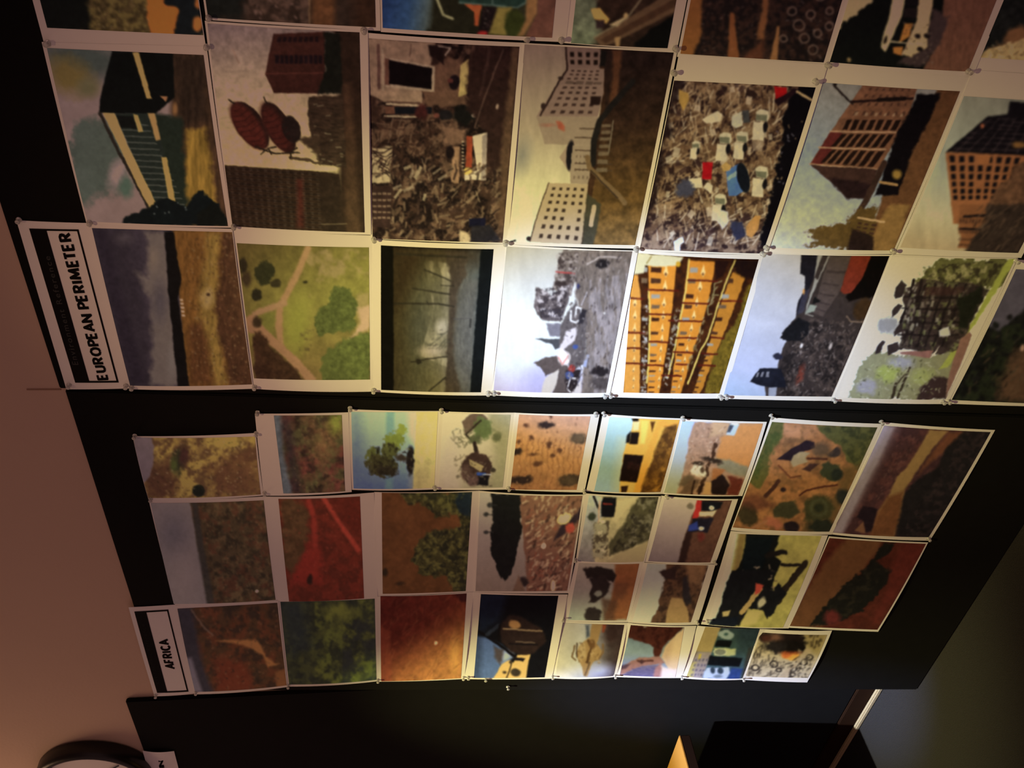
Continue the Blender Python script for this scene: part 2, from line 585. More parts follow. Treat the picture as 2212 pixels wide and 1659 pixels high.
def pic_dark_roof_house(P):
    P.F(cA).fill((122, 96, 88)).n(.08, 160)
    P.e((66, 68, 60), 720, 500, 420, 150, 10, f=160).e((104, 82, 42), 590, 640, 200, 140, 25, f=150, r=30).e((96, 84, 56), 760, 740, 90, 80, f=90)
    P.e((72, 76, 66), 860, 1330, 250, 330, -15, f=70, r=50).e((74, 78, 68), 730, 1130, 100, 110, f=60, r=40).e((76, 80, 70), 720, 1560, 120, 180, f=60, r=40)
    P.e((132, 106, 100), 1010, 1470, 70, 130, 20, f=70, r=20).e((70, 84, 70), 1080, 1590, 60, 90, f=50, r=20)
    P.p((64, 42, 28), [(1450, 380), (2000, 380), (2100, 2000), (1500, 2000)], 60)
    P.p((44, 30, 22), [(1470, 440), (1760, 460), (1790, 1000), (1560, 1060)], 90, r=40)
    P.p((118, 86, 30), [(1600, 1090), (1770, 1080), (1840, 1659), (1880, 1900), (1560, 1900)], 50, r=25)
    P.n(.3, 60, [(1450, 380), (2000, 380), (2100, 2000), (1500, 2000)], .5, 3)
    P.p((31, 36, 28), [(1320, 950), (1560, 1000), (1600, 1700), (1640, 1900), (1380, 1900)], 40, r=20)
    P.p((13, 14, 13), [(960, 430), (1480, 440), (1495, 820), (1410, 900), (1325, 965), (850, 955), (865, 810)], 10)
    P.p((34, 38, 32), [(985, 958), (1330, 958), (1500, 1700), (1520, 1900), (1330, 1900), (1290, 1659)], 8)
    for i in range(16):
        y = 1045 + i * 52
        x = 1000 + .42 * (y - 1045)
        P.l((96, 92, 80), [(x, y), (x + 270 + i * 2, y + 14)], 8, a=.75)
    P.p((20, 20, 18), [(1000, 975), (1145, 985), (1180, 1090), (1040, 1080)], 10)
    P.l((42, 34, 28), [(860, 960), (1000, 1250), (1235, 1680), (1290, 1800)], 26, r=6)
    P.p((158, 124, 66), [(885, 955), (985, 958), (1100, 1240), (1310, 1659), (1395, 1840), (1330, 1850), (1225, 1659)], 8)
    P.p((158, 120, 62), [(1138, 440), (1190, 440), (1300, 835), (1258, 832)], 8)
    P.p((150, 122, 62), [(1143, 965), (1185, 975), (1228, 1110), (1190, 1118)], 8).p((146, 108, 62), [(1268, 958), (1328, 958), (1378, 1180), (1335, 1192)], 8)
    P.p((156, 122, 60), [(1385, 1330), (1430, 1330), (1495, 1659), (1530, 1850), (1490, 1850), (1440, 1659)], 8)
    P.p((138, 90, 56), [(1370, 812), (1442, 812), (1420, 862)], 8).e((120, 80, 46), 1500, 920, 22, 50, f=20)
    P.F(cT).p((16, 20, 20), [(930, 235), (1110, 165), (1150, 120), (1260, 90), (1400, 150), (1470, 60), (1510, 20), (1560, 90), (1640, 140), (1700, 300), (930, 285)], 14, r=18)
    P.p((18, 19, 16), [(1480, 200), (1600, 120), (1700, 250), (1700, 300), (1480, 300)], 20, r=10).s([(130, 130, 120)], 7, (8, 14), (5, 9), (1100, 110, 1420, 230))


def pic_giant_cones(P):
    P.F(cB).g((300, 200), (420, 1450), [(0, (112, 86, 80)), (.35, (146, 116, 92)), (.8, (160, 128, 88)), (1, (170, 138, 92))])
    P.n(.07, 120).l((118, 84, 66), [(335, 420), (385, 530)], 14, f=16, a=.6)
    P.p((44, 27, 19), [(1180, 200), (1500, 200), (1500, 2000), (1240, 2000), (1240, 700)], 50).p((64, 40, 27), [(1270, 700), (1340, 700), (1420, 2000), (1290, 2000)], 50)
    P.p((58, 28, 22), [(680, 278), (1120, 258), (1120, 785), (685, 782), (610, 625), (655, 390)], 8)
    P.w((34, 18, 19), [(715, 300), (1070, 300), (1070, 350), (700, 350)], 8, 1, .7, .9).w((30, 17, 19), [(690, 455), (1100, 455), (1100, 535), (690, 535)], 10, 1, .8, .9)
    P.l((96, 46, 36), [(615, 618), (1100, 610)], 9, a=.7).p((52, 24, 19), [(690, 640), (1100, 630), (1100, 780), (690, 780)], 20, a=.5)
    P.p((22, 20, 15), [(1110, 262), (1245, 270), (1265, 790), (1060, 790), (1120, 600)], 20, r=14)
    P.p((52, 35, 25), [(975, 812), (1275, 800), (1300, 1420), (1070, 1390), (1000, 1120), (968, 960)], 14, r=14).n(.3, 30, [(975, 812), (1275, 800), (1300, 1420), (1070, 1390)], 3, .5)
    P.s([(130, 110, 80), (30, 20, 15)], 30, (20, 60), (6, 10), (1000, 850, 1260, 1400), 0, 30)
    P.p((58, 40, 28), [(880, 1160), (1060, 1130), (1080, 1390), (1040, 1300), (930, 1215)], 26, r=24).l((70, 50, 34), [(820, 1330), (950, 1350), (1080, 1380)], 26, r=10)
    P.e((42, 22, 18), 480, 1058, 236, 116, 55, f=8).e((74, 29, 22), 462, 1066, 226, 96, 55, f=30)
    P.e((40, 22, 18), 722, 1076, 240, 104, 61, f=8).e((68, 27, 21), 700, 1080, 220, 78, 61, f=40).e((34, 22, 19), 832, 1090, 76, 118, -18, f=12)
    for k in range(8):
        t = -.8 + k * .23
        cx, cy = 475 + t * 128, 1060 + t * 185
        h = 100 * math.sqrt(max(0, 1 - t * t))
        P.l((46, 18, 15), [(cx - h * .9, cy + h * .35), (cx, cy + 22), (cx + h * .75, cy - h * .38)], 8, a=.8)
        cx, cy = 715 + t * 108, 1076 + t * 200
        P.l((42, 17, 15), [(cx - h * .8, cy + h * .3), (cx, cy + 18), (cx + h * .7, cy - h * .3)], 8, a=.8)
    for q in ([(530, 1242), (700, 1300), (900, 1290)], [(570, 1302), (640, 1250), (700, 1240)], [(820, 1330), (830, 1290), (880, 1250)], [(640, 1260), (660, 1300)], [(300, 840), (340, 870)], [(600, 820), (625, 870)]):
        P.l((40, 28, 20), q, 13, r=6)
    P.p((46, 29, 20), [(262, 1395), (1085, 1450), (1240, 1470), (1300, 2050), (200, 2050)], 8)
    q = [(265, 1400), (1085, 1455), (1110, 1990), (345, 1930)]
    P.w((78, 55, 42), q, 13, 13, .45, .5, .8).w((26, 17, 14), q, 13, 13, .95, .25, .7)
    P.p((40, 26, 19), [(1050, 1450), (1250, 1450), (1280, 2050), (1110, 2050)], 50, a=.8, r=20)
    P.F(cH).p((86, 28, 22), [(800, -300), (850, -300), (860, 110), (800, 110)], 40, a=.5).l((120, 92, 66), [(1010, 80), (1220, 82)], 8, a=.6)
    P.n(.15, 40)


def pic_ruined_street(P):
    P.F(cC).fill((66, 44, 30)).t((110, 80, 54), 60, .52, .8).t((28, 19, 15), 70, .56, .9)
    P.p((152, 124, 84), [(60, 320), (640, 350), (590, 560), (525, 700), (520, 870), (200, 860), (70, 800)], 14, r=8).n(.1, 60)
    P.p((112, 80, 52), [(590, 560), (760, 480), (860, 500), (890, 880), (560, 900), (525, 760)], 30, r=20)
    P.p((40, 26, 20), [(575, 380), (720, 380), (700, 540), (600, 480)], 20, r=16).l((150, 130, 95), [(660, 380), (760, 400), (720, 460)], 14)
    P.p((172, 148, 102), [(210, 478), (630, 555), (625, 775), (210, 735)], 8).p((110, 74, 50), [(205, 490), (245, 490), (245, 720), (205, 715)], 10)
    P.p((21, 14, 13), [(240, 502), (606, 572), (600, 752), (240, 708)], 8)
    P.l((90, 60, 45), [(150, 380), (155, 740)], 26, a=.8).l((170, 146, 100), [(185, 420), (190, 760)], 16).l((110, 84, 58), [(430, 370), (415, 470)], 8)
    P.p((108, 70, 46), [(205, 900), (600, 900), (600, 970), (205, 965)], 10).p((22, 24, 25), [(285, 903), (605, 903), (600, 962), (290, 965)], 8)
    P.l((180, 156, 108), [(220, 880), (490, 890)], 18).l((96, 70, 48), [(225, 860), (500, 868)], 9).l((180, 156, 110), [(205, 982), (470, 990)], 16).l((60, 40, 30), [(215, 1003), (450, 1006)], 10)
    P.e((70, 32, 26), 520, 950, 60, 60, f=40, r=20)
    P.p((182, 156, 80), [(848, 545), (920, 495), (910, 790), (832, 818)], 8)
    P.e((34, 23, 22), 795, 690, 45, 66, f=12, r=6).e((96, 50, 38), 762, 680, 24, 20, f=10)
    P.e((34, 30, 26), 722, 970, 58, 46, f=14, r=8).e((110, 62, 44), 645, 975, 26, 22, f=10).e((26, 24, 18), 880, 970, 95, 80, f=24, r=20).e((170, 145, 110), 965, 975, 24, 16)
    P.p((54, 34, 25), [(960, 370), (1360, 400), (1280, 1300), (1090, 1500), (1060, 1120), (900, 900), (920, 500)], 40, r=26)
    P.l((92, 66, 48), [(1210, 420), (1060, 800), (970, 1080)], 16, a=.8).l((80, 54, 40), [(1100, 400), (1020, 800)], 26, a=.6, r=10).e((150, 122, 90), 1160, 900, 14, 22)
    P.p((94, 66, 42), [(1290, 400), (1360, 400), (1300, 1000), (1235, 1659), (1215, 1950), (1170, 1950), (1200, 1200), (1250, 800)], 40, r=16)
    P.p((172, 146, 98), [(85, 1255), (275, 1240), (240, 1545), (85, 1560)], 16, r=12)
    for i in range(7):
        P.l((48, 32, 24), [(70 + i * 18, 1260 + i * 30), (190 + i * 12, 1300 + i * 35), (290, 1240 + i * 20)], 9, r=14)
    P.s([(64, 40, 28), (38, 24, 18), (120, 92, 64)], 90, (50, 160), (7, 14), (80, 1020, 620, 1500), 130, 120)
    P.p((122, 88, 60), [(680, 1050), (900, 1080), (880, 1230), (690, 1220)], 40, r=30)
    P.p((196, 170, 124), [(950, 1150), (1075, 1118), (1062, 1525), (880, 1530), (880, 1480), (990, 1440)], 9).p((150, 128, 100), [(1035, 1150), (1078, 1120), (1062, 1525), (1020, 1530)], 9)
    P.p((152, 62, 32), [(900, 1150), (952, 1150), (945, 1420), (893, 1415)], 9).e((200, 160, 70), 905, 1450, 40, 30, f=14)
    for i in range(9):
        P.e((24, 18, 16), 872, 1215 + i * 30, 11, 8).e((190, 165, 120), 866, 1200 + i * 30, 8, 6)
    P.p((150, 110, 72), [(775, 1240), (840, 1240), (835, 1560), (765, 1540)], 14, r=8).e((30, 20, 17), 760, 1290, 36, 60, f=16)
    P.s([(134, 106, 72), (120, 92, 62), (100, 74, 50), (36, 24, 19), (64, 44, 32)], 240, (30, 110), (10, 26), (90, 1400, 1180, 2050), 120, 100)
    P.s([(170, 146, 100), (150, 126, 90)], 9, (60, 120), (18, 30), (300, 1400, 700, 1700), 130, 60)
    P.F(cI).p((60, 40, 30), [(90, -240), (270, -240), (250, 120), (100, 120)], 14).w((120, 92, 66), [(95, -200), (265, -200), (255, 60), (100, 60)], 4, 5, .8, .35)
    P.p((24, 22, 34), [(920, 40), (1060, 30), (1060, 105), (925, 110)], 10).p((40, 34, 32), [(940, 110), (1100, 90), (1200, 240), (930, 240)], 20, r=14).p((176, 146, 100), [(840, 140), (930, 180), (930, 250), (840, 240)], 20, r=14)
    P.n(.16, 40)


def pic_white_blocks(P):
    P.F(cD).g((300, 380), (150, 1900), [(0, (150, 126, 92)), (.5, (172, 150, 104)), (.8, (202, 186, 124)), (1, (206, 200, 140))])
    P.n(.07, 120, None, .5, 2).e((118, 112, 92), 190, 1320, 60, 120, 10, f=110, a=.7)
    P.p((64, 41, 23), [(840, 400), (1500, 420), (1250, 1700), (1150, 2150), (640, 2150), (740, 1560), (860, 900), (850, 560)], 10)
    P.g((900, 500), (1000, 1900), [(0, (44, 30, 22)), (.4, (58, 38, 23)), (1, (112, 80, 32))], [(880, 400), (1500, 430), (1250, 1700), (1150, 2150), (700, 2150), (900, 1000)])
    P.n(.3, 60, [(880, 400), (1500, 430), (1150, 2150), (700, 2150)])
    P.p((112, 68, 36), [(960, 420), (1040, 430), (1000, 830), (930, 880), (960, 650)], 30, a=.8, r=10)
    P.p((134, 106, 80), [(560, 392), (858, 410), (850, 585), (572, 580)], 8).p((30, 26, 20), [(855, 415), (910, 420), (890, 560), (850, 560)], 16, r=8)
    P.w((36, 24, 16), [(580, 425), (850, 430), (845, 560), (585, 555)], 4, 2, .5, .6)
    P.p((140, 112, 84), [(570, 575), (890, 582), (880, 790), (830, 990), (310, 988)], 8).p((150, 126, 90), [(310, 985), (832, 988), (790, 1235), (380, 1222)], 8)
    P.l((56, 38, 28), [(560, 400), (572, 590), (500, 690), (345, 978)], 16).e((56, 40, 30), 515, 660, 22, 16).e((60, 42, 32), 370, 900, 20, 26)
    P.w((66, 46, 34), [(600, 585), (860, 590), (800, 985), (395, 982)], 5, 9, .5, .42, .95)
    P.w((104, 82, 60), [(560, 680), (880, 690), (870, 720), (540, 712)], 4, 1, .8, .8).p((44, 28, 20), [(770, 815), (860, 815), (850, 890), (770, 895)], 10)
    P.e((164, 84, 52), 515, 1070, 26, 46, -40, f=16, r=12).e((160, 96, 66), 410, 1060, 60, 14, f=20, a=.6)
    P.p((156, 128, 92), [(505, 1335), (590, 1210), (640, 1200), (640, 1440), (590, 1460)], 9).e((30, 26, 24), 600, 1320, 36, 128, 4, f=9)
    P.p((150, 126, 90), [(620, 1230), (800, 1230), (770, 1420), (750, 1570), (600, 1560), (600, 1450)], 9, r=6)
    P.w((118, 96, 68), [(640, 1300), (770, 1300), (760, 1540), (610, 1540)], 4, 4, .4, .4)
    for y in (1090, 1165, 1275, 1385, 1440):
        P.l((78, 58, 38), [(640 if y > 1100 else 680, y), (950, y + 8)], 9)
    P.l((36, 31, 24), [(1130, 690), (980, 860), (850, 1020), (800, 1200), (790, 1390)], 50, f=12)
    P.l((128, 112, 80), [(965, 1020), (940, 1200), (925, 1300)], 9).w((120, 100, 68), [(860, 1040), (960, 1040), (920, 1480), (800, 1480)], 1, 7, .8, .5, .8)
    P.l((118, 90, 52), [(745, 1335), (760, 1420), (860, 1520), (1010, 1659), (1060, 1720)], 44, f=10).l((70, 52, 32), [(775, 1450), (1000, 1680)], 14)
    P.F(cJ).p((170, 142, 94), [(415, -265), (750, -253), (735, -80), (691, 262), (255, 240), (300, 60)], 8)
    P.l((84, 62, 42), [(415, -265), (300, 60), (255, 235)], 10, r=4)
    P.w((62, 46, 30), [(435, -245), (735, -235), (680, 250), (300, 225)], 5, 7, .42, .42, skip=.08)
    P.p((70, 62, 38), [(745, -180), (860, -80), (800, 265), (690, 265)], 16, r=12).l((176, 146, 96), [(800, -60), (775, 90)], 40).e((48, 34, 26), 245, 212, 18, 20).l((48, 34, 26), [(80, 245), (130, 228)], 16)


def pic_scrap_yard(P):
    P.F(cE).fill((98, 72, 46)).t((140, 112, 74), 50, .5, .9).t((44, 28, 22), 50, .58, .9)
    P.s([(190, 164, 116), (176, 148, 100), (150, 118, 76), (52, 34, 26), (120, 90, 58), (196, 174, 128)], 520, (40, 170), (6, 16), (200, 660, 1400, 2060), 115, 110)
    P.s([(196, 172, 126), (188, 168, 124), (60, 40, 32)], 50, (40, 90), (26, 60), (280, 700, 1250, 2050), 110, 80)
    P.p((34, 22, 19), [(340, 660), (480, 690), (430, 780), (330, 1000), (330, 1080), (280, 1330), (190, 1800), (60, 2150), (60, 1659), (240, 1100)], 40, a=.85, r=40)
    P.p((16, 13, 14), [(1380, 740), (1600, 720), (1480, 1300), (1330, 1750), (1180, 2100), (1100, 2100), (1190, 1659), (1290, 1200), (1320, 930)], 20, r=30)
    P.s([(110, 100, 95), (60, 50, 50), (150, 120, 80)], 26, (10, 40), (8, 16), (1250, 1000, 1480, 1900))
    P.p((172, 134, 64), [(415, 755), (500, 790), (500, 850), (455, 935), (415, 860)], 9)
    P.p((158, 26, 24), [(1228, 728), (1335, 738), (1335, 800), (1240, 838)], 8).p((158, 24, 26), [(615, 1372), (705, 1372), (690, 1520), (613, 1516)], 8)
    P.p((40, 22, 22), [(1230, 850), (1400, 745), (1440, 760), (1260, 900)], 10).l((176, 146, 92), [(1420, 775), (1550, 845)], 22)
    for cx, cy, s_, dk in ((1125, 990, 1., 0), (810, 1180, .95, 0), (955, 1170, .9, 0), (1120, 1470, 1., 0), (770, 1700, .9, 0), (560, 1230, .6, 0)):
        P.p((186, 168, 122), [(cx - 55 * s_, cy - 45 * s_), (cx - 20 * s_, cy - 68 * s_), (cx + 50 * s_, cy - 55 * s_), (cx + 58 * s_, cy + 10), (cx + 40 * s_, cy + 40), (cx - 50 * s_, cy + 30)], 9)
        P.p((112, 106, 74), [(cx - 52 * s_, cy - 25 * s_), (cx + 40 * s_, cy - 18 * s_), (cx + 38 * s_, cy + 38 * s_), (cx - 50 * s_, cy + 22 * s_)], 8)
        P.p((192, 172, 126), [(cx - 75 * s_, cy + 35 * s_), (cx + 20 * s_, cy + 45 * s_), (cx + 10 * s_, cy + 200 * s_), (cx - 88 * s_, cy + 190 * s_)], 9)
        P.e((26, 22, 20), cx + 26 * s_, cy + 85 * s_, 20 * s_, 46 * s_, 8, f=8)
    P.p((184, 170, 130), [(865, 985), (950, 940), (960, 1060), (900, 1085), (862, 1060)], 9).p((70, 66, 56), [(955, 935), (1010, 930), (1020, 1030), (965, 1040)], 9)
    P.p((196, 176, 128), [(610, 1010), (745, 935), (785, 965), (765, 1030), (650, 1045)], 9).p((150, 126, 92), [(1040, 1190), (1140, 1190), (1120, 1280), (1040, 1270)], 9, a=.7)
    P.p((82, 106, 136), [(815, 1445), (925, 1385), (985, 1440), (1010, 1590), (900, 1659), (840, 1659), (825, 1540)], 9).e((22, 24, 26), 962, 1505, 52, 128, -12, f=8)
    P.p((150, 158, 140), [(820, 1500), (905, 1445), (905, 1490), (830, 1530)], 8, a=.8)
    P.p((196, 176, 128), [(495, 1515), (610, 1500), (615, 1590), (520, 1600)], 8).p((190, 170, 126), [(620, 1590), (660, 1540), (705, 1570), (690, 1640)], 8).p((170, 134, 72), [(775, 1400), (820, 1370), (862, 1400), (850, 1440), (790, 1455)], 8)
    P.e((70, 66, 68), 470, 1600, 80, 80, f=30, r=30)
    P.F(cK).p((196, 188, 160), [(370, 230), (450, 190), (460, 240), (430, 260), (425, 330), (385, 330)], 9).p((176, 126, 62), [(985, 110), (1060, 10), (1110, 10), (1090, 130), (1040, 200), (995, 180)], 9)
    P.p((52, 50, 56), [(850, 60), (960, 60), (990, 180), (900, 230), (865, 160)], 16, r=14).p((190, 176, 146), [(740, -40), (830, -20), (840, 60), (790, 130), (745, 60)], 12, r=8)
    P.n(.10, 30)


def pic_brown_lattice(P):
    P.F(cF).g((560, 720), (200, 1900), [(0, (128, 120, 100)), (.5, (120, 124, 120)), (1, (158, 152, 140))]).n(.04, 130)
    P.p((98, 62, 33), [(1480, 720), (1700, 760), (1320, 1659), (1130, 2150), (830, 2150), (1000, 1659), (1240, 1200)], 20, r=12)
    P.p((112, 72, 46), [(830, 715), (1290, 735), (1215, 1000), (960, 1435), (375, 1390), (560, 1105)], 8).n(.14, 40, [(830, 715), (1290, 735), (1215, 1000), (960, 1435), (375, 1390)])
    P.w((74, 46, 32), [(880, 720), (1250, 735), (1200, 1000), (700, 1000)], 7, 4, .35, .4, .8).w((150, 118, 82), [(740, 930), (1200, 950), (1180, 1000), (710, 990)], 6, 1, .3, .5, .8)
    P.p((88, 34, 28), [(555, 1112), (655, 1125), (480, 1392), (385, 1385)], 8)
    for q, n_ in (([(680, 1010), (1170, 1010), (1120, 1105), (640, 1100)], 7), ([(640, 1128), (1105, 1135), (1020, 1255), (540, 1245)], 7), ([(560, 1262), (1030, 1278), (930, 1425), (455, 1380)], 7)):
        P.w((34, 20, 14), q, n_, 1, .62, .94)
    for q in ([(550, 1112), (1110, 1120)], [(455, 1250), (1020, 1268)], [(375, 1390), (950, 1436)]):
        P.l((162, 122, 84), q, 13)
    P.p((62, 39, 30), [(375, 1392), (955, 1438), (900, 1600), (870, 1680), (690, 1680), (600, 1580), (520, 1510)], 10, r=8).p((40, 24, 22), [(540, 1500), (900, 1560), (860, 1680), (700, 1680), (600, 1590)], 26, r=14)
    P.p((18, 13, 14), [(1290, 800), (1490, 790), (1400, 1010), (1230, 1330), (1130, 1659), (930, 1659), (1010, 1440), (1110, 1130), (1215, 950)], 22, r=16)
    P.l((58, 38, 28), [(1010, 1380), (880, 1659), (690, 1980)], 50, f=10)
    P.l((150, 110, 62), [(980, 1545), (1120, 1570)], 26).e((140, 105, 40), 1120, 1480, 40, 40, f=30)
    P.e((34, 24, 20), 592, 716, 18, 14).l((40, 30, 24), [(590, 730), (690, 830), (740, 880)], 17).l((38, 22, 18), [(730, 860), (960, 845), (1250, 830)], 20).l((30, 20, 16), [(960, 842), (1180, 832)], 34)
    P.F(cL).p((88, 64, 28), [(340, 145), (520, 95), (690, 70), (800, -60), (960, -60), (900, 320), (320, 270), (430, 220)], 22, r=34, rs=26)
    P.p((128, 92, 44), [(960, 60), (1060, -80), (1230, -80), (1100, 330), (890, 330)], 26, r=14).p((40, 26, 20), [(740, 120), (930, 190), (910, 330), (700, 310)], 26, r=14)
    P.l((170, 132, 84), [(790, 30), (1010, 70)], 20).w((66, 42, 28), [(780, 60), (970, 80), (930, 190), (760, 150)], 3, 3, .6, .5).n(.1, 40)


def pic_orange_frame(P):
    P.F(cF).g((1750, 830), (1500, 2100), [(0, (122, 116, 90)), (.5, (140, 136, 112)), (.8, (160, 142, 104)), (1, (146, 120, 84))]).n(.08, 110, None, .5, 2)
    P.p((22, 17, 18), [(1528, 1285), (1720, 1130), (1890, 985), (2060, 965), (2080, 860), (2700, 900), (2700, 1400), (2200, 1330)], 8)
    P.w((72, 54, 50), [(1900, 990), (2500, 1010), (2500, 1310), (1560, 1285)], 9, 8, .95, .16, .7).w((72, 54, 50), [(1900, 990), (2500, 1010), (2500, 1310), (1560, 1285)], 9, 8, .14, .95, .6)
    P.e((160, 84, 50), 1845, 1065, 16, 20).e((120, 80, 36), 2160, 1225, 60, 30, f=24, r=12)
    P.p((132, 78, 42), [(1528, 1285), (2230, 1320), (2700, 1340), (2700, 1560), (2120, 1560), (1980, 1659), (1940, 1900), (1600, 1900)], 8)
    P.w((20, 16, 18), [(1540, 1300), (2190, 1325), (2080, 1700), (1585, 1700)], 8, 6, .52, .68, skip=.05)
    P.p((142, 84, 42), [(1800, 1310), (1920, 1310), (1905, 1390), (1800, 1385)], 10)
    P.p((92, 60, 38), [(2120, 1380), (2700, 1380), (2700, 1800), (1880, 1800), (1960, 1600), (2080, 1520)], 24, r=30).n(.3, 30, [(2120, 1380), (2700, 1380), (2700, 1800), (1880, 1800)])
    P.F(cL).p((118, 70, 38), [(1640, -80), (1880, -80), (1850, 120), (1760, 300), (1640, 290), (1660, 200), (1640, 130)], 12, r=14)
    P.w((50, 30, 22), [(1650, 0), (1860, 0), (1750, 290), (1640, 280)], 7, 4, .5, .4, .8).l((30, 20, 18), [(1650, 125), (1830, 130)], 16).l((30, 20, 18), [(1690, 20), (1880, 10)], 22)
    P.p((50, 36, 27), [(1890, -80), (2600, -80), (2400, 360), (1680, 335), (1760, 230), (1860, 60)], 26, r=16)
    P.s([(84, 60, 42), (30, 22, 18), (70, 52, 38)], 90, (40, 120), (6, 12), (1780, -60, 2300, 320), 130, 40)


def pic_purple_moor(P):
    P.F(cT).fill((62, 50, 55)).n(.14, 200, None, .5, 2)
    P.p((50, 40, 44), [(690, 310), (1000, 320), (1060, 700), (1120, 1100), (1130, 1490), (960, 1490)], 130, a=.9, r=40)
    P.p((44, 34, 40), [(690, 315), (790, 315), (1100, 1480), (980, 1480)], 60, a=.8)
    P.p((98, 82, 74), [(1080, 340), (1240, 340), (1275, 700), (1340, 1300), (1340, 1485), (1130, 1485), (1150, 1100), (1130, 860), (1010, 640), (1100, 670), (1110, 500)], 50, r=26)
    P.e((112, 92, 78), 1150, 540, 30, 60, f=60).e((78, 66, 66), 1200, 860, 50, 130, f=70).e((110, 96, 88), 1290, 1300, 30, 110, f=50, a=.7).e((80, 66, 66), 930, 390, 60, 40, f=60, a=.7)
    P.p((104, 66, 27), [(1290, 330), (1800, 330), (1920, 1500), (1400, 1500), (1350, 850)], 14)
    P.p((122, 90, 38), [(1560, 345), (1660, 345), (1640, 700), (1700, 1480), (1600, 1480), (1480, 900)], 70, r=20)
    P.p((74, 45, 28), [(1650, 345), (1760, 345), (1900, 1490), (1720, 1490), (1610, 900), (1650, 650)], 40, r=26)
    P.p((84, 50, 26), [(1420, 1050), (1520, 1000), (1600, 1480), (1420, 1485)], 60, r=20)
    P.n(.22, 26, [(1290, 330), (1800, 330), (1920, 1500), (1400, 1500), (1350, 850)], .6, 2)
    P.s([(124, 96, 62), (66, 42, 26), (116, 80, 46)], 320, (6, 16), (5, 10), [(1380, 360), (1730, 360), (1870, 1470), (1440, 1470)])
    P.p((20, 16, 15), [(1230, 335), (1300, 340), (1335, 560), (1360, 700), (1335, 830), (1380, 1150), (1420, 1490), (1335, 1490), (1270, 880), (1250, 600)], 9, r=6)
    P.w((160, 126, 96), [(1345, 830), (1375, 830), (1392, 975), (1362, 975)], 1, 5, .8, .6).e((150, 120, 80), 1560, 830, 46, 70, f=40, a=.6, r=16).e((60, 40, 26), 1560, 805, 14, 12)


def pic_aerial_paths(P):
    P.F(cH).g((500, 250), (800, 1400), [(0, (112, 96, 40)), (.5, (140, 126, 50)), (1, (128, 104, 48))]).n(.12, 90)
    P.e((146, 138, 48), 790, 950, 110, 260, 8, f=120, r=30).e((128, 122, 46), 560, 900, 60, 110, f=60)
    P.t((168, 136, 84), 110, .58, .6, [(880, 300), (1410, 300), (1410, 1000), (880, 700)])
    P.l((172, 130, 76), [(890, 290), (820, 470), (700, 700), (650, 790), (650, 960), (660, 1110)], 56, f=20, r=8)
    P.l((172, 132, 80), [(690, 760), (560, 800), (440, 850), (400, 940)], 50, f=20, r=8).l((170, 126, 76), [(400, 900), (400, 980), (470, 975), (600, 1090), (760, 1230), (920, 1410)], 76, f=18, r=8)
    P.e((62, 60, 30), 520, 500, 84, 112, 20, f=18, r=30).e((56, 50, 28), 455, 690, 44, 52, f=16, r=16).e((64, 54, 30), 340, 440, 34, 70, f=16, r=16).e((72, 62, 32), 620, 590, 44, 36, f=16, r=14).e((80, 64, 36), 370, 560, 40, 60, f=30, r=16).e((60, 54, 26), 870, 578, 20, 14).e((78, 60, 34), 462, 920, 36, 50, f=20, r=14)
    P.p((78, 54, 30), [(425, 990), (500, 1010), (600, 1150), (800, 1330), (850, 1420), (430, 1420)], 24, r=20).n(.25, 40, [(425, 990), (500, 1010), (850, 1420), (430, 1420)])
    P.p((92, 94, 40), [(1140, 610), (1240, 620), (1310, 760), (1310, 960), (1240, 1010), (1160, 1000), (970, 1030), (940, 930), (980, 820), (1080, 700)], 18, r=30)
    P.n(.2, 26, [(1140, 610), (1310, 760), (1310, 960), (970, 1030), (940, 930)])
    P.p((186, 146, 100), [(1320, 800), (1430, 780), (1430, 960), (1250, 1060), (1330, 940)], 40, r=20)
    P.p((98, 100, 42), [(1180, 1060), (1430, 990), (1430, 1430), (1000, 1430), (1010, 1220)], 24, r=30).n(.2, 30, [(1180, 1060), (1430, 990), (1430, 1430), (1000, 1430)])
    P.t((84, 66, 40), 40, .62, .5, [(820, 980), (940, 980), (920, 1160), (820, 1160)])


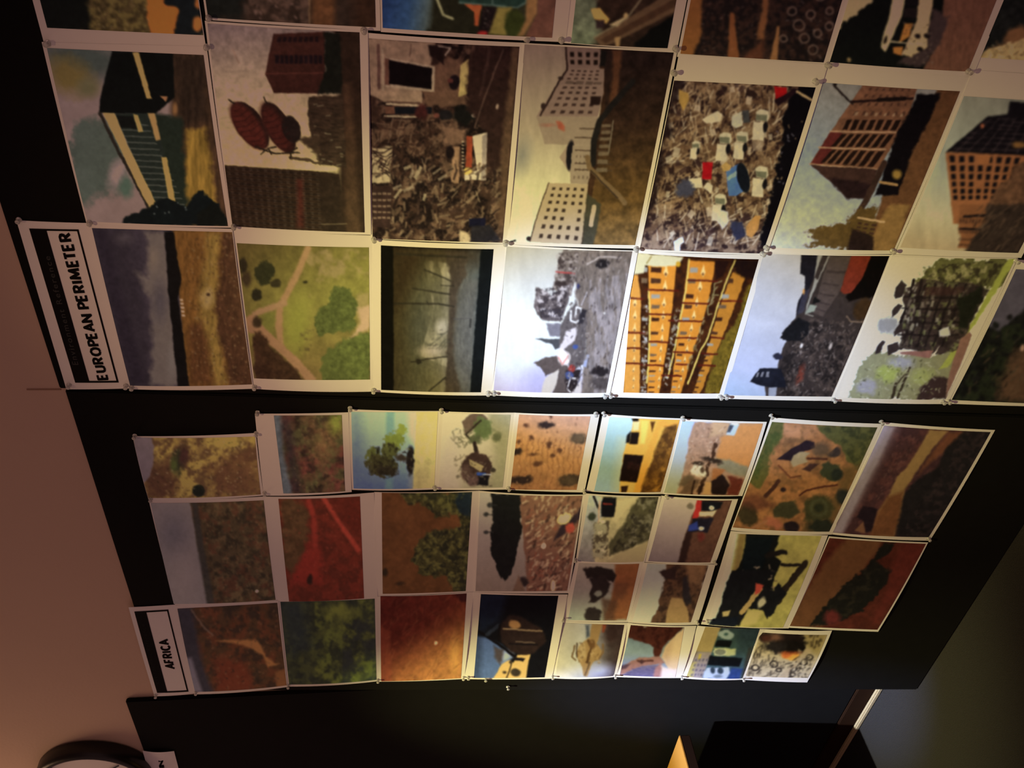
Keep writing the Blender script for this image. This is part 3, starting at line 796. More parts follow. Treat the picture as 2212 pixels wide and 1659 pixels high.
def pic_misty_marsh(P):
    P.F(cI).g((280, 800), (1000, 830), [(0, (78, 66, 38)), (.3, (98, 92, 60)), (.55, (122, 112, 72)), (.64, (136, 124, 84)), (.68, (84, 70, 46)), (.78, (106, 100, 76)), (1, (100, 102, 82))])
    P.p((64, 48, 28), [(270, 260), (1020, 300), (1010, 420), (560, 400), (400, 620), (280, 800)], 200, a=.8)
    P.t((184, 168, 118), 150, .52, .8, [(540, 380), (770, 420), (740, 1300), (500, 1200), (620, 820)], .2, .8, 1.6)
    P.e((96, 96, 72), 480, 980, 60, 170, f=150, a=.6).e((188, 172, 130), 690, 960, 50, 60, f=60).e((188, 168, 128), 600, 1165, 90, 40, f=60)
    P.p((84, 70, 48), [(720, 300), (900, 310), (890, 520), (830, 640), (810, 830), (780, 1000), (790, 1240), (860, 1530), (710, 1530), (750, 900), (770, 560)], 24, r=16)
    P.p((108, 102, 80), [(880, 560), (1000, 560), (960, 1200), (930, 1530), (870, 1530), (800, 1180), (830, 800)], 60, r=14)
    P.n(.12, 30, None, .5, 2)
    for q, w_ in (([(300, 335), (640, 352), (900, 365)], 17), ([(540, 468), (640, 510), (765, 562)], 12), ([(440, 630), (600, 655), (765, 680)], 12), ([(290, 758), (560, 760), (660, 760), (790, 785)], 13), ([(430, 1258), (560, 1232), (735, 1210)], 11), ([(580, 1505), (720, 1385)], 12), ([(680, 600), (790, 610)], 8), ([(560, 740), (575, 765)], 8)):
        P.l((56, 50, 34), q, w_, f=9, a=.9)
    P.s([(104, 98, 70), (96, 88, 62)], 30, (20, 60), (6, 10), (580, 980, 760, 1150), 160, 60).e((58, 52, 36), 490, 1252, 24, 22, r=12).l((70, 66, 52), [(935, 890), (930, 960)], 16).l((92, 86, 70), [(790, 890), (920, 880)], 9)
    P.p((22, 21, 15), [(160, 255), (276, 265), (280, 1520), (160, 1520)], 10).p((24, 27, 22), [(1022, 290), (1150, 290), (1040, 1535), (928, 1535)], 10)
    P.p((34, 28, 18), [(270, 255), (1030, 290), (1030, 318), (270, 290)], 30, a=.7)


def pic_wrecked_city(P):
    P.F(cJ).g((200, 280), (200, 1530), [(0, (204, 204, 202)), (.25, (218, 222, 232)), (.5, (244, 250, 254)), (.75, (228, 238, 254)), (1, (200, 194, 250))])
    P.n(.06, 200, None, .4, 2).e((182, 180, 238), 330, 1450, 120, 140, f=150, a=.7).e((232, 240, 244), 60, 1000, 120, 300, f=200, a=.6)
    P.p((134, 122, 120), [(640, 300), (1140, 300), (1130, 420), (900, 1540), (690, 1540), (730, 1100), (640, 700)], 24, r=12)
    P.t((168, 160, 172), 90, .5, .7, [(760, 560), (1090, 500), (900, 1530), (740, 1530)], .12, .4, 2).n(.2, 40, [(640, 300), (1140, 300), (900, 1540), (690, 1540)], .5, 2)
    P.p((138, 126, 124), [(545, 300), (690, 310), (660, 480), (600, 690), (450, 640), (470, 500), (500, 380)], 9, r=14)
    P.t((78, 66, 68), 26, .55, .9, [(500, 330), (690, 320), (600, 690), (450, 640)]).t((196, 186, 190), 30, .6, .8, [(480, 340), (690, 320), (600, 690), (450, 640)])
    P.l((196, 70, 70), [(475, 490), (630, 500)], 10).e((70, 58, 60), 520, 590, 60, 30, f=20, r=14)
    P.p((118, 108, 114), [(300, 628), (370, 640), (440, 690), (600, 580), (580, 760), (540, 860), (515, 915), (370, 905), (320, 850), (290, 790)], 9, r=10)
    P.t((70, 62, 70), 28, .5, .9, [(300, 640), (590, 600), (530, 900), (340, 880)]).t((214, 206, 218), 34, .6, .9, [(300, 640), (590, 600), (530, 900), (310, 820)])
    P.w((74, 70, 88), [(320, 800), (560, 800), (515, 905), (370, 895)], 9, 3, .4, .6, .8).p((124, 120, 140), [(390, 930), (520, 930), (530, 1040), (420, 1040)], 16, r=14, a=.9)
    P.p((86, 88, 98), [(295, 1055), (420, 1062), (510, 1060), (520, 1130), (470, 1150), (440, 1105), (380, 1085)], 8, r=6)
    P.p((112, 104, 110), [(520, 920), (640, 740), (740, 880), (720, 1250), (600, 1350), (560, 1160), (500, 1100)], 16, r=16)
    P.p((226, 218, 232), [(560, 1000), (650, 960), (640, 1070), (560, 1130), (480, 1200), (500, 1160)], 14, r=10)
    P.p((104, 92, 94), [(290, 1265), (380, 1220), (470, 1200), (580, 1290), (620, 1420), (700, 1530), (440, 1530), (500, 1330), (390, 1370), (345, 1300)], 10, r=12)
    P.p((214, 206, 206), [(380, 1390), (500, 1310), (480, 1420), (440, 1530), (350, 1530)], 12, r=8).e((244, 232, 240), 545, 1220, 54, 66, f=20, r=14).l((226, 130, 120), [(495, 1215), (530, 1275), (580, 1200)], 11, a=.7)
    P.p((52, 44, 50), [(560, 1330), (690, 1330), (640, 1500), (560, 1500)], 20, r=16).e((170, 64, 60), 610, 1310, 30, 34, f=14).e((80, 96, 160), 590, 1370, 36, 36, f=16).e((74, 96, 170), 640, 1125, 24, 18, f=10).e((72, 76, 130), 665, 610, 14, 22)
    P.l((236, 236, 246), [(605, 820), (600, 900), (640, 920), (690, 890), (690, 800), (650, 790), (640, 870)], 16).p((60, 56, 66), [(695, 800), (745, 820), (700, 930), (660, 930)], 14, r=8).l((190, 184, 200), [(740, 660), (690, 770)], 10)
    P.l((232, 228, 240), [(640, 1395), (600, 1390), (570, 1480), (600, 1510)], 12).p((222, 214, 222), [(640, 1480), (690, 1400), (690, 1530), (600, 1530)], 10).p((170, 180, 226), [(705, 1290), (735, 1190), (755, 1190), (735, 1300)], 9)
    P.e((44, 40, 46), 870, 420, 60, 42, f=14, r=14).l((200, 190, 196), [(740, 420), (850, 360), (1030, 370)], 12, r=8).e((52, 46, 52), 850, 1335, 80, 36, f=16, r=16).e((92, 84, 88), 850, 1440, 80, 60, f=40, r=20)
    P.s([(176, 166, 170), (88, 76, 78), (150, 140, 146), (70, 60, 64)], 150, (10, 44), (6, 14), [(560, 560), (700, 320), (1100, 330), (900, 1500), (560, 1500), (600, 900)], 105, 60)
    P.e((236, 236, 240), 888, 838, 8, 8).s([(190, 180, 186), (80, 72, 80)], 60, (10, 30), (5, 10), (560, 650, 760, 1500))


def pic_golden_balconies(P):
    P.F(cJ).fill((70, 40, 22)).n(.3, 40)

    def edge(pts):
        ys = [q[1] for q in pts]
        xs = [q[0] for q in pts]
        return lambda y: np.interp(y, ys, xs)

    def strip(a_, b_, col, n, r=0):
        P.p(col, a_ + b_[::-1], n, r=r)
    strip([(1130, 520), (1095, 720), (1062, 1000), (1050, 1540)], [(1175, 520), (1200, 720), (1195, 1000), (1190, 1540)], (222, 164, 84), 10)
    strip([(1260, 430), (1275, 900), (1255, 1540)], [(1500, 430), (1465, 800), (1430, 1080), (1355, 1540)], (224, 156, 66), 10)
    strip([(1600, 390), (1560, 720), (1510, 1050), (1450, 1540)], [(1835, 400), (1770, 760), (1660, 1120), (1540, 1540)], (218, 150, 62), 10)
    strip([(2010, 400), (1880, 760), (1760, 1180), (1640, 1540)], [(2130, 420), (2010, 760), (1890, 1060), (1700, 1540)], (196, 138, 58), 10, r=8)
    P.p((120, 102, 40), [(2120, 620), (2220, 500), (2000, 1150), (1880, 1540), (1740, 1540), (1830, 1200), (2000, 900)], 24, r=24).n(.3, 24, [(2120, 620), (2220, 500), (1880, 1540), (1740, 1540)])
    P.p((40, 25, 16), [(1990, 385), (2230, 390), (2190, 560), (2060, 540), (1940, 480)], 30, r=24).p((46, 26, 20), [(1830, 390), (1950, 395), (1900, 520), (1830, 560)], 16, r=10)
    # windows beside each panel, one per floor
    c1 = (edge([(1285, 440), (1290, 900), (1265, 1540)]), edge([(1375, 440), (1355, 900), (1310, 1540)]))
    c2 = (edge([(1625, 400), (1570, 760), (1455, 1540)]), edge([(1690, 400), (1635, 760), (1490, 1540)]))
    c3 = (edge([(1945, 440), (1850, 800), (1640, 1540)]), edge([(2010, 440), (1920, 800), (1670, 1540)]))
    c0 = (edge([(1205, 560), (1210, 1000), (1195, 1540)]), edge([(1255, 560), (1262, 1000), (1245, 1540)]))
    ys = [450, 545, 680, 770, 880, 1000, 1100, 1190, 1240, 1330, 1370, 1420, 1470, 1510]
    for k, y in enumerate(ys):
        h = max(14, 46 - (y - 450) * .035)
        for j, (l_, r_) in enumerate((c1, c2, c3, c0)):
            col = [(74, 44, 30), (126, 104, 82), (168, 166, 160), (90, 60, 42)][(k * 3 + j * 2) % 4]
            x0, x1 = float(l_(y)), float(r_(y))
            P.p(col, [(x0, y), (x1, y + 4), (x1 - 4, y + h), (x0 - 3, y + h)], 8)
    for k, (l_, r_) in enumerate(((edge([(1385, 440), (1340, 1540)]), edge([(1440, 440), (1350, 1540)])), (edge([(1700, 400), (1500, 1540)]), edge([(1780, 400), (1520, 1540)])), (edge([(1130, 560), (1120, 1540)]), edge([(1170, 560), (1150, 1540)])))):
        for y in (470, 600, 740, 850, 960, 1050, 1140, 1230, 1320, 1400, 1470):
            if k == 2 and y < 700:
                continue
            x = float(l_(y) + r_(y)) / 2
            s_ = 1 - (y - 450) / 1700
            P.p((250, 226, 160), [(x + 6, y - 46 * s_), (x + 22 * s_, y + 30 * s_), (x, y + 66 * s_), (x - 20 * s_, y + 30 * s_)], 9, a=.9).e((120, 80, 50), x, y + 40 * s_, 9 * s_, 12 * s_)
    for q in ([(1265, 640), (1275, 900), (1262, 1300), (1250, 1440)], [(1605, 385), (1585, 620), (1540, 850), (1490, 1130), (1430, 1390)], [(2000, 395), (1930, 560), (1860, 760), (1760, 1080), (1700, 1180), (1600, 1450)]):
        P.l((232, 212, 122), q, 15, a=.9)
    for q in ([(1245, 642), (1515, 652)], [(1090, 716), (1210, 722)], [(1550, 756), (1800, 762)], [(1060, 1006), (1235, 1012)], [(1270, 1086), (1435, 1092)], [(1500, 1052), (1685, 1058)], [(1790, 1050), (1900, 1060)], [(1205, 1284), (1425, 1292)], [(1060, 1140), (1200, 1146)], [(1480, 1175), (1640, 1182)], [(1690, 1290), (1830, 1296)], [(1380, 1375), (1540, 1382)], [(1600, 560), (1850, 570)], [(1870, 740), (2060, 742)], [(1060, 1270), (1190, 1275)], [(1440, 905), (1740, 915)], [(1270, 850), (1470, 856)], [(1500, 1280), (1610, 1284)], [(1720, 1190), (1850, 1196)]):
        P.l((96, 34, 24), q, 15, a=.9)
    P.s([(190, 190, 190), (214, 216, 220), (150, 130, 100)], 50, (14, 30), (10, 18), [(1215, 780), (1260, 780), (1240, 1520), (1210, 1520)])
    P.s([(176, 170, 150), (204, 204, 196), (120, 100, 70)], 40, (14, 34), (10, 18), [(1490, 800), (1540, 800), (1410, 1500), (1390, 1400)])
    P.s([(150, 140, 100), (110, 90, 54), (180, 170, 130)], 40, (18, 50), (8, 14), [(1780, 700), (1860, 600), (1600, 1400), (1580, 1350)], 110, 40)
    P.l((150, 140, 100), [(1885, 570), (1825, 590), (1820, 690), (1860, 690)], 10).l((150, 140, 100), [(1810, 760), (1770, 780), (1770, 860), (1800, 850)], 10)
    P.p((226, 224, 192), [(1130, 330), (1560, 360), (1520, 430), (1400, 445), (1232, 438), (1225, 500), (1135, 522)], 10, r=6).l((150, 130, 70), [(1290, 360), (1250, 420)], 8).e((210, 170, 60), 1515, 425, 20, 24)


def pic_rubble_red_boat(P):
    P.F(cK).g((1280, 350), (900, 1560), [(0, (190, 190, 196)), (.5, (182, 186, 206)), (.8, (176, 184, 216)), (1, (158, 178, 212))]).n(.05, 160)
    land = [(1460, 330), (1450, 510), (1492, 525), (1490, 640), (1435, 760), (1405, 890), (1350, 945), (1280, 1050), (1335, 1080), (1280, 1200), (1255, 1330), (1110, 1322), (1028, 1430), (1150, 1470), (1165, 1580), (1730, 1580), (2240, 340)]
    P.p((66, 57, 57), land, 9, r=6)
    P.t((38, 34, 36), 60, .55, .8, [(1400, 900), (1900, 950), (1720, 1570), (1200, 1570)]).t((100, 86, 82), 40, .58, .7, [(1450, 880), (1950, 920), (1720, 1570), (1300, 1570)])
    P.p((34, 32, 42), [(1462, 335), (1610, 345), (1580, 500), (1540, 600), (1470, 760), (1420, 860), (1430, 760), (1490, 640), (1490, 525), (1452, 510)], 9, r=6)
    P.p((64, 64, 84), [(1480, 660), (1530, 640), (1480, 830), (1420, 860)], 14, a=.8).e((210, 150, 70), 1480, 660, 10, 22)
    P.p((92, 80, 79), [(1700, 350), (1890, 360), (1800, 640), (1640, 870), (1560, 840), (1600, 680)], 14)
    P.w((66, 56, 58), [(1690, 430), (1870, 430), (1660, 860), (1560, 830)], 1, 5, 1., .15, .8)
    P.p((158, 158, 156), [(1600, 345), (1640, 345), (1570, 540), (1600, 560), (1690, 350), (1700, 360), (1600, 580), (1540, 720), (1490, 860), (1500, 790), (1560, 600)], 8)
    P.p((30, 30, 32), [(1575, 700), (1625, 740), (1550, 770)], 8).p((150, 160, 152), [(1490, 850), (1530, 770), (1590, 780), (1570, 830)], 9).l((190, 190, 180), [(1500, 850), (1560, 870)], 9, a=.7)
    P.p((21, 17, 17), [(2030, 340), (2240, 340), (2090, 700), (1860, 740), (1840, 700), (1960, 560)], 16, r=8)
    P.p((136, 54, 35), [(1890, 340), (2060, 345), (1980, 540), (1880, 670), (1825, 682), (1793, 655), (1830, 520)], 8)
    P.e((74, 54, 33), 1990, 810, 100, 80, -40, f=30, r=16).l((130, 110, 96), [(1845, 870), (1880, 915), (1990, 915)], 14)
    P.p((30, 30, 35), [(1275, 1050), (1350, 945), (1440, 885), (1530, 930), (1520, 1020), (1460, 1085), (1330, 1080)], 10, r=16)
    P.p((32, 34, 46), [(1028, 1430), (1105, 1320), (1290, 1320), (1340, 1480), (1150, 1475)], 8, r=6).w((120, 120, 132), [(1080, 1350), (1200, 1340), (1200, 1400), (1060, 1400)], 3, 1, .5, .8).p((150, 156, 176), [(1185, 1480), (1255, 1480), (1240, 1570), (1180, 1570)], 9)
    P.e((46, 46, 64), 1260, 1215, 40, 26, f=10, r=8).e((120, 60, 48), 1450, 1370, 26, 80, 20, f=30, r=16).e((220, 216, 220), 1460, 1120, 12, 22, 20).e((190, 180, 180), 1708, 1125, 12, 30, 20)
    P.s([(120, 108, 108), (40, 36, 38), (96, 82, 76), (140, 128, 126)], 200, (10, 40), (6, 12), [(1340, 1100), (1620, 880), (1950, 940), (1730, 1560), (1280, 1560)], 110, 120)


def pic_ruin_in_trees(P):
    P.F(cL).g((1150, 380), (700, 1560), [(0, (196, 190, 158)), (.4, (208, 202, 180)), (1, (202, 196, 182))]).n(.05, 100)
    P.p((96, 92, 50), [(1290, 560), (1370, 470), (1480, 380), (2150, 380), (2090, 540), (1940, 640), (1340, 640)], 14, r=40, rs=34)
    P.t((150, 138, 92), 34, .56, .8, [(1340, 480), (1900, 390), (1850, 600), (1340, 600)]).t((50, 42, 30), 40, .55, .8, [(1340, 440), (2080, 390), (1950, 640), (1340, 640)])
    P.e((120, 116, 112), 1040, 950, 90, 80, f=40, r=34, a=.8)
    P.p((128, 122, 84), [(820, 1250), (930, 1150), (1050, 1180), (1200, 1200), (1500, 1180), (1660, 1100), (1540, 1580), (690, 1580), (760, 1420)], 16, r=40, rs=34)
    P.p((148, 150, 60), [(2060, 390), (2140, 385), (1900, 760), (1560, 1300), (1480, 1320), (1700, 1010), (1880, 700), (1960, 560)], 14, r=10)
    dark = [(1180, 640), (1340, 560), (1760, 590), (1900, 640), (1780, 860), (1660, 1140), (1480, 1200), (1140, 1140), (1180, 860)]
    P.p((64, 50, 44), dark, 12, r=16)
    for q in ([(1110, 620), (1160, 555), (1200, 600), (1160, 700), (1110, 720), (1095, 690)], [(1070, 820), (1130, 760), (1170, 780), (1110, 850), (1075, 880)], [(1090, 1000), (1140, 930), (1200, 920), (1160, 1000), (1090, 1040)], [(940, 1140), (990, 1070), (1020, 1080), (980, 1170), (930, 1190)], [(1030, 1120), (1120, 1080), (1140, 1150), (1040, 1200)]):
        P.p((54, 42, 38), q, 9, r=6)
    for q in ([(1260, 560), (1220, 760), (1150, 920)], [(1330, 560), (1290, 760)], [(1220, 760), (1160, 880)], [(1240, 900), (1150, 1140)]):
        P.l((40, 30, 28), q, 26)
    P.t((112, 100, 78), 46, .66, .7, dark).t((118, 120, 66), 50, .68, .7, dark).t((34, 26, 24), 70, .54, .5, dark)
    P.s([(170, 164, 150), (140, 130, 112), (110, 96, 86)], 22, (16, 44), (10, 18), [(1200, 620), (1340, 600), (1300, 1100), (1160, 1100)], 100, 40)
    for i in range(5):
        P.l((36, 28, 26), [(1360 + i * 95 - i * 8, 600), (1300 + i * 80, 800), (1220 + i * 70, 1120)], 22, r=10, a=.8)
    for y0 in (700, 800, 910, 1020):
        P.l((34, 26, 24), [(1190 - (y0 - 700) * .2, y0), (1480, y0 + 14), (1800 - (y0 - 700) * .5, y0 + 10)], 20, r=10, a=.7)
    P.s([(150, 142, 118), (128, 128, 84), (120, 106, 92)], 30, (26, 60), (16, 30), [(1230, 640), (1700, 620), (1560, 1100), (1180, 1100)], 100, 30)
    P.p((176, 168, 156), [(1480, 990), (1560, 960), (1570, 1030), (1480, 1040)], 14, r=6).p((64, 40, 36), [(1360, 620), (1700, 620), (1680, 680), (1350, 700)], 20, a=.7, r=10)
    P.p((136, 92, 78), [(1140, 1170), (1430, 1160), (1400, 1225), (1150, 1190)], 10).p((206, 190, 160), [(1400, 1225), (1480, 1120), (1440, 1200)], 8)
    P.p((34, 34, 24), [(1640, 700), (1860, 620), (1780, 880), (1650, 1000)], 24, r=30)
    P.e((142, 138, 142), 1150, 1260, 110, 50, f=40, r=24, a=.8).e((140, 144, 66), 1040, 1350, 100, 70, f=50, r=44).e((142, 142, 78), 1330, 1390, 110, 70, f=60, r=40).e((140, 132, 132), 860, 1470, 90, 60, f=40, r=30, a=.8)
    P.l((58, 46, 30), [(1225, 1305), (1170, 1440), (1125, 1560)], 20).l((58, 46, 30), [(1110, 1440), (1080, 1560)], 24).l((70, 58, 40), [(1230, 1310), (1110, 1450)], 12)
    P.p((62, 44, 40), [(1310, 1490), (1440, 1380), (1560, 1400), (1540, 1580), (1290, 1580)], 20, r=16).p((130, 92, 74), [(1740, 1000), (1660, 1060), (1600, 1240), (1550, 1420), (1540, 1570), (1680, 1240), (1760, 1030)], 12)
    P.s([(70, 66, 40), (150, 150, 100), (170, 164, 130)], 120, (10, 40), (6, 10), [(860, 1240), (1500, 1240), (1480, 1560), (720, 1560)], 100, 160)


def pic_night_hedge(P):
    P.F(cL).fill((24, 22, 17)).n(.4, 50)
    P.p((76, 66, 66), [(2080, 440), (3000, 480), (2700, 760), (2212, 800), (2000, 990), (1900, 960)], 24, r=18)
    P.t((38, 40, 22), 50, .5, .8, [(1950, 980), (2800, 780), (2600, 1620), (1600, 1620)])
    P.e((30, 26, 22), 2080, 880, 26, 24, r=8).e((30, 28, 22), 1960, 940, 30, 30, r=8)
    P.p((80, 54, 34), [(2120, 1160), (2700, 1000), (2600, 1600), (1980, 1600), (2000, 1420)], 80, r=40).e((150, 110, 80), 2190, 1140, 20, 30, 20)
    P.s([(60, 50, 34), (90, 66, 42), (18, 16, 12)], 90, (20, 80), (6, 12), [(1950, 1000), (2600, 900), (2500, 1600), (1620, 1600)], 120, 50)


# ---- Africa prints
def pic_yellow_scrub(P):
    P.F(g1).fill((104, 76, 40)).t((134, 104, 46), 90, .5, .8).t((72, 46, 32), 60, .55, .8)
    P.p((72, 42, 30), [(300, 500), (520, 420), (560, 620), (560, 760), (300, 780)], 70, a=.8, r=40).p((80, 48, 32), [(820, 480), (1230, 340), (1290, 740), (900, 740)], 100, a=.8, r=50).e((140, 116, 48), 980, 270, 130, 50, f=60, a=.7)
    P.p((94, 75, 75), [(180, 235), (350, 225), (372, 330), (360, 500), (315, 600), (270, 640)], 10, r=10)
    P.e((44, 40, 26), 580, 450, 60, 100, 10, f=40, r=34).e((60, 34, 30), 630, 400, 50, 80, f=40, r=20).e((26, 26, 21), 752, 692, 56, 54, f=12, r=6).e((64, 64, 30), 540, 470, 30, 60, f=30)
    P.s([(60, 42, 26), (130, 104, 70), (48, 34, 24)], 240, (6, 18), (5, 10), [(380, 260), (1230, 260), (1270, 730), (340, 740)])


def pic_red_heath(P):
    P.F(g1).fill((84, 56, 36)).t((98, 48, 38), 90, .52, .8).t((72, 64, 36), 100, .54, .8).t((44, 30, 24), 60, .6, .7)
    P.p((50, 36, 36), [(1440, 60), (1530, 60), (1640, 720), (1540, 720)], 70, a=.7).e((118, 84, 46), 1800, 300, 90, 130, f=120, a=.6).e((102, 96, 34), 1920, 120, 60, 90, f=70, a=.8, r=20)
    P.p((78, 76, 76), [(1380, 40), (1450, 40), (1480, 400), (1550, 730), (1460, 730)], 36, r=12).n(.2, 30)
    P.s([(130, 90, 60), (50, 34, 26), (100, 84, 40)], 120, (6, 16), (5, 9), (1560, 60, 2000, 710))


def pic_lone_tree(P):
    P.F(g2).g((260, 100), (300, 770), [(0, (152, 162, 142)), (.5, (128, 142, 138)), (1, (84, 102, 120))])
    P.p((82, 98, 104), [(60, 100), (160, 100), (220, 780), (60, 780)], 120, a=.5).p((98, 130, 136), [(375, 100), (445, 100), (430, 770), (365, 770)], 30, a=.8).p((196, 192, 144), [(560, 100), (640, 100), (620, 400), (560, 300)], 60, a=.7)
    P.p((188, 168, 88), [(625, 100), (830, 100), (790, 770), (600, 770)], 14, r=6).p((160, 136, 86), [(600, 480), (800, 480), (770, 770), (595, 770)], 120, a=.7).n(.1, 40, [(620, 100), (820, 100), (770, 770), (600, 770)])
    P.t((206, 186, 104), 40, .58, .6, [(640, 110), (790, 110), (770, 560), (630, 560)])
    P.e((112, 116, 42), 440, 350, 86, 76, f=20, r=40, rs=24).e((126, 128, 46), 505, 262, 46, 52, f=18, r=26, rs=22).e((92, 94, 40), 260, 470, 62, 66, f=18, r=30, rs=22).e((72, 66, 34), 330, 560, 130, 92, f=20, r=44, rs=26).e((56, 48, 30), 380, 610, 90, 46, f=20, r=30, rs=22).e((84, 82, 38), 400, 440, 70, 70, f=20, r=30, rs=22)
    P.t((40, 34, 22), 26, .56, .8, [(250, 420), (470, 340), (480, 640), (220, 640)])
    P.e((34, 26, 22), 578, 520, 34, 120, 2, f=14, r=14).e((60, 48, 36), 500, 500, 50, 30, f=20, r=20).l((120, 120, 110), [(470, 480), (560, 420)], 8).s([(46, 36, 26), (110, 96, 60)], 26, (10, 30), (6, 10), (460, 400, 600, 600))


def pic_thatched_huts(P):
    P.F(g2).g((880, 100), (1400, 700), [(0, (214, 196, 146)), (.5, (196, 174, 124)), (1, (150, 134, 88))])
    P.p((156, 142, 92), [(1250, 100), (1460, 110), (1380, 780), (1260, 780), (1330, 480), (1260, 300)], 70, r=20).p((196, 172, 130), [(860, 300), (990, 300), (1010, 770), (850, 770)], 80, a=.6)
    P.p((108, 84, 62), [(1018, 190), (1080, 130), (1180, 112), (1240, 160), (1130, 240), (1045, 300)], 9, r=6).e((100, 108, 58), 1195, 240, 80, 90, f=24, r=26).l((56, 42, 30), [(1180, 180), (1050, 300), (1110, 360)], 16)
    P.e((92, 92, 54), 1130, 340, 60, 40, f=24, r=24).e((104, 100, 58), 1310, 320, 40, 46, f=24, r=24).l((52, 38, 28), [(1125, 370), (1145, 470)], 30, r=8)
    P.s([(110, 100, 66), (92, 82, 54), (130, 118, 80)], 50, (10, 46), (6, 10), (930, 250, 1110, 400)).s([(104, 88, 58), (120, 104, 72)], 40, (10, 44), (6, 10), (950, 480, 1080, 690))
    P.e((72, 50, 37), 1145, 590, 128, 140, f=16, r=20).e((96, 70, 52), 1060, 620, 44, 70, f=30, r=14).p((170, 144, 86), [(1080, 508), (1205, 570), (1180, 615), (1085, 560)], 9).p((52, 86, 150), [(1145, 622), (1225, 625), (1215, 652), (1145, 648)], 8)
    P.p((30, 26, 24), [(1160, 650), (1250, 650), (1240, 735), (1150, 730)], 12, r=6).l((200, 200, 190), [(1205, 640), (1260, 640)], 9).e((104, 76, 60), 1110, 690, 50, 50, f=24)
    P.e((70, 58, 40), 1290, 600, 24, 20, r=10).s([(60, 46, 32), (140, 120, 84)], 40, (10, 30), (6, 10), (1030, 480, 1280, 740))


def pic_ploughed_desert(P):
    P.F(g2).g((1800, 110), (1750, 790), [(0, (192, 136, 84)), (.4, (194, 134, 66)), (1, (164, 108, 54))]).n(.08, 60)
    for i in range(13):
        x = 1480 + i * 46
        P.l((142, 88, 44), [(x + 60, 330), (x + 30, 470), (x + 38, 600), (x + 10 + (i - 6) * 6, 760)], 9, f=10, a=.65, r=20)
    for cx, cy, rx, ry in ((1740, 215, 64, 30), (1490, 445, 46, 26), (1605, 328, 22, 24), (1500, 352, 20, 20), (1625, 470, 40, 12), (1520, 690, 100, 38), (1930, 690, 90, 54), (2010, 335, 66, 46), (1560, 225, 22, 18), (1770, 150, 14, 18), (1760, 390, 26, 30), (1660, 545, 40, 22), (1790, 480, 26, 16), (1850, 440, 20, 26)):
        P.e((58, 42, 30) if rx > 40 else (100, 62, 36), cx, cy, rx, ry, -6, f=18, r=16)
    P.e((128, 100, 54), 2010, 335, 70, 44, f=40, a=.7).e((104, 82, 46), 1930, 690, 90, 50, f=40, a=.6)
    P.s([(110, 66, 36), (220, 160, 96)], 60, (8, 24), (5, 9), (1450, 150, 2090, 770))


def pic_ochre_house(P):
    P.F(g3).g((420, 150), (260, 790), [(0, (190, 208, 196)), (.35, (160, 184, 170)), (.7, (150, 172, 160)), (1, (156, 178, 184))]).p((196, 190, 140), [(380, 330), (470, 330), (400, 780), (330, 780)], 90, a=.6)
    P.p((218, 168, 74), [(500, 160), (930, 170), (760, 810), (385, 810), (390, 690), (420, 450), (440, 380), (485, 300)], 9, r=4)
    P.p((232, 200, 130), [(500, 190), (560, 180), (550, 260), (500, 265)], 9).p((34, 24, 18), [(485, 282), (552, 280), (540, 380), (470, 378)], 8).p((30, 24, 20), [(450, 300), (480, 270), (470, 370), (440, 370)], 10, r=6).p((26, 20, 16), [(490, 165), (550, 165), (550, 188), (500, 190)], 8)
    P.p((236, 200, 96), [(570, 180), (640, 180), (600, 380), (560, 380)], 20, a=.8).p((90, 54, 24), [(650, 190), (690, 190), (660, 280)], 10)
    P.p((32, 20, 16), [(425, 465), (588, 475), (532, 705), (384, 692)], 8).t((60, 34, 26), 60, .6, .6, [(425, 465), (588, 475), (532, 705), (384, 692)])
    P.p((214, 176, 92), [(392, 700), (520, 708), (500, 800), (385, 800)], 9).p((56, 36, 24), [(400, 735), (460, 732), (445, 790), (400, 790)], 8)
    P.p((226, 160, 68), [(720, 180), (920, 180), (880, 260), (740, 230), (650, 500), (560, 790), (510, 790), (600, 480)], 20)
    P.p((124, 86, 38), [(770, 240), (880, 220), (880, 330), (740, 810), (560, 800), (640, 560)], 24, r=14).t((86, 56, 28), 40, .5, .8, [(770, 240), (880, 220), (740, 810), (560, 800)]).t((190, 136, 56), 50, .6, .8, [(790, 260), (880, 300), (740, 800), (640, 790)])


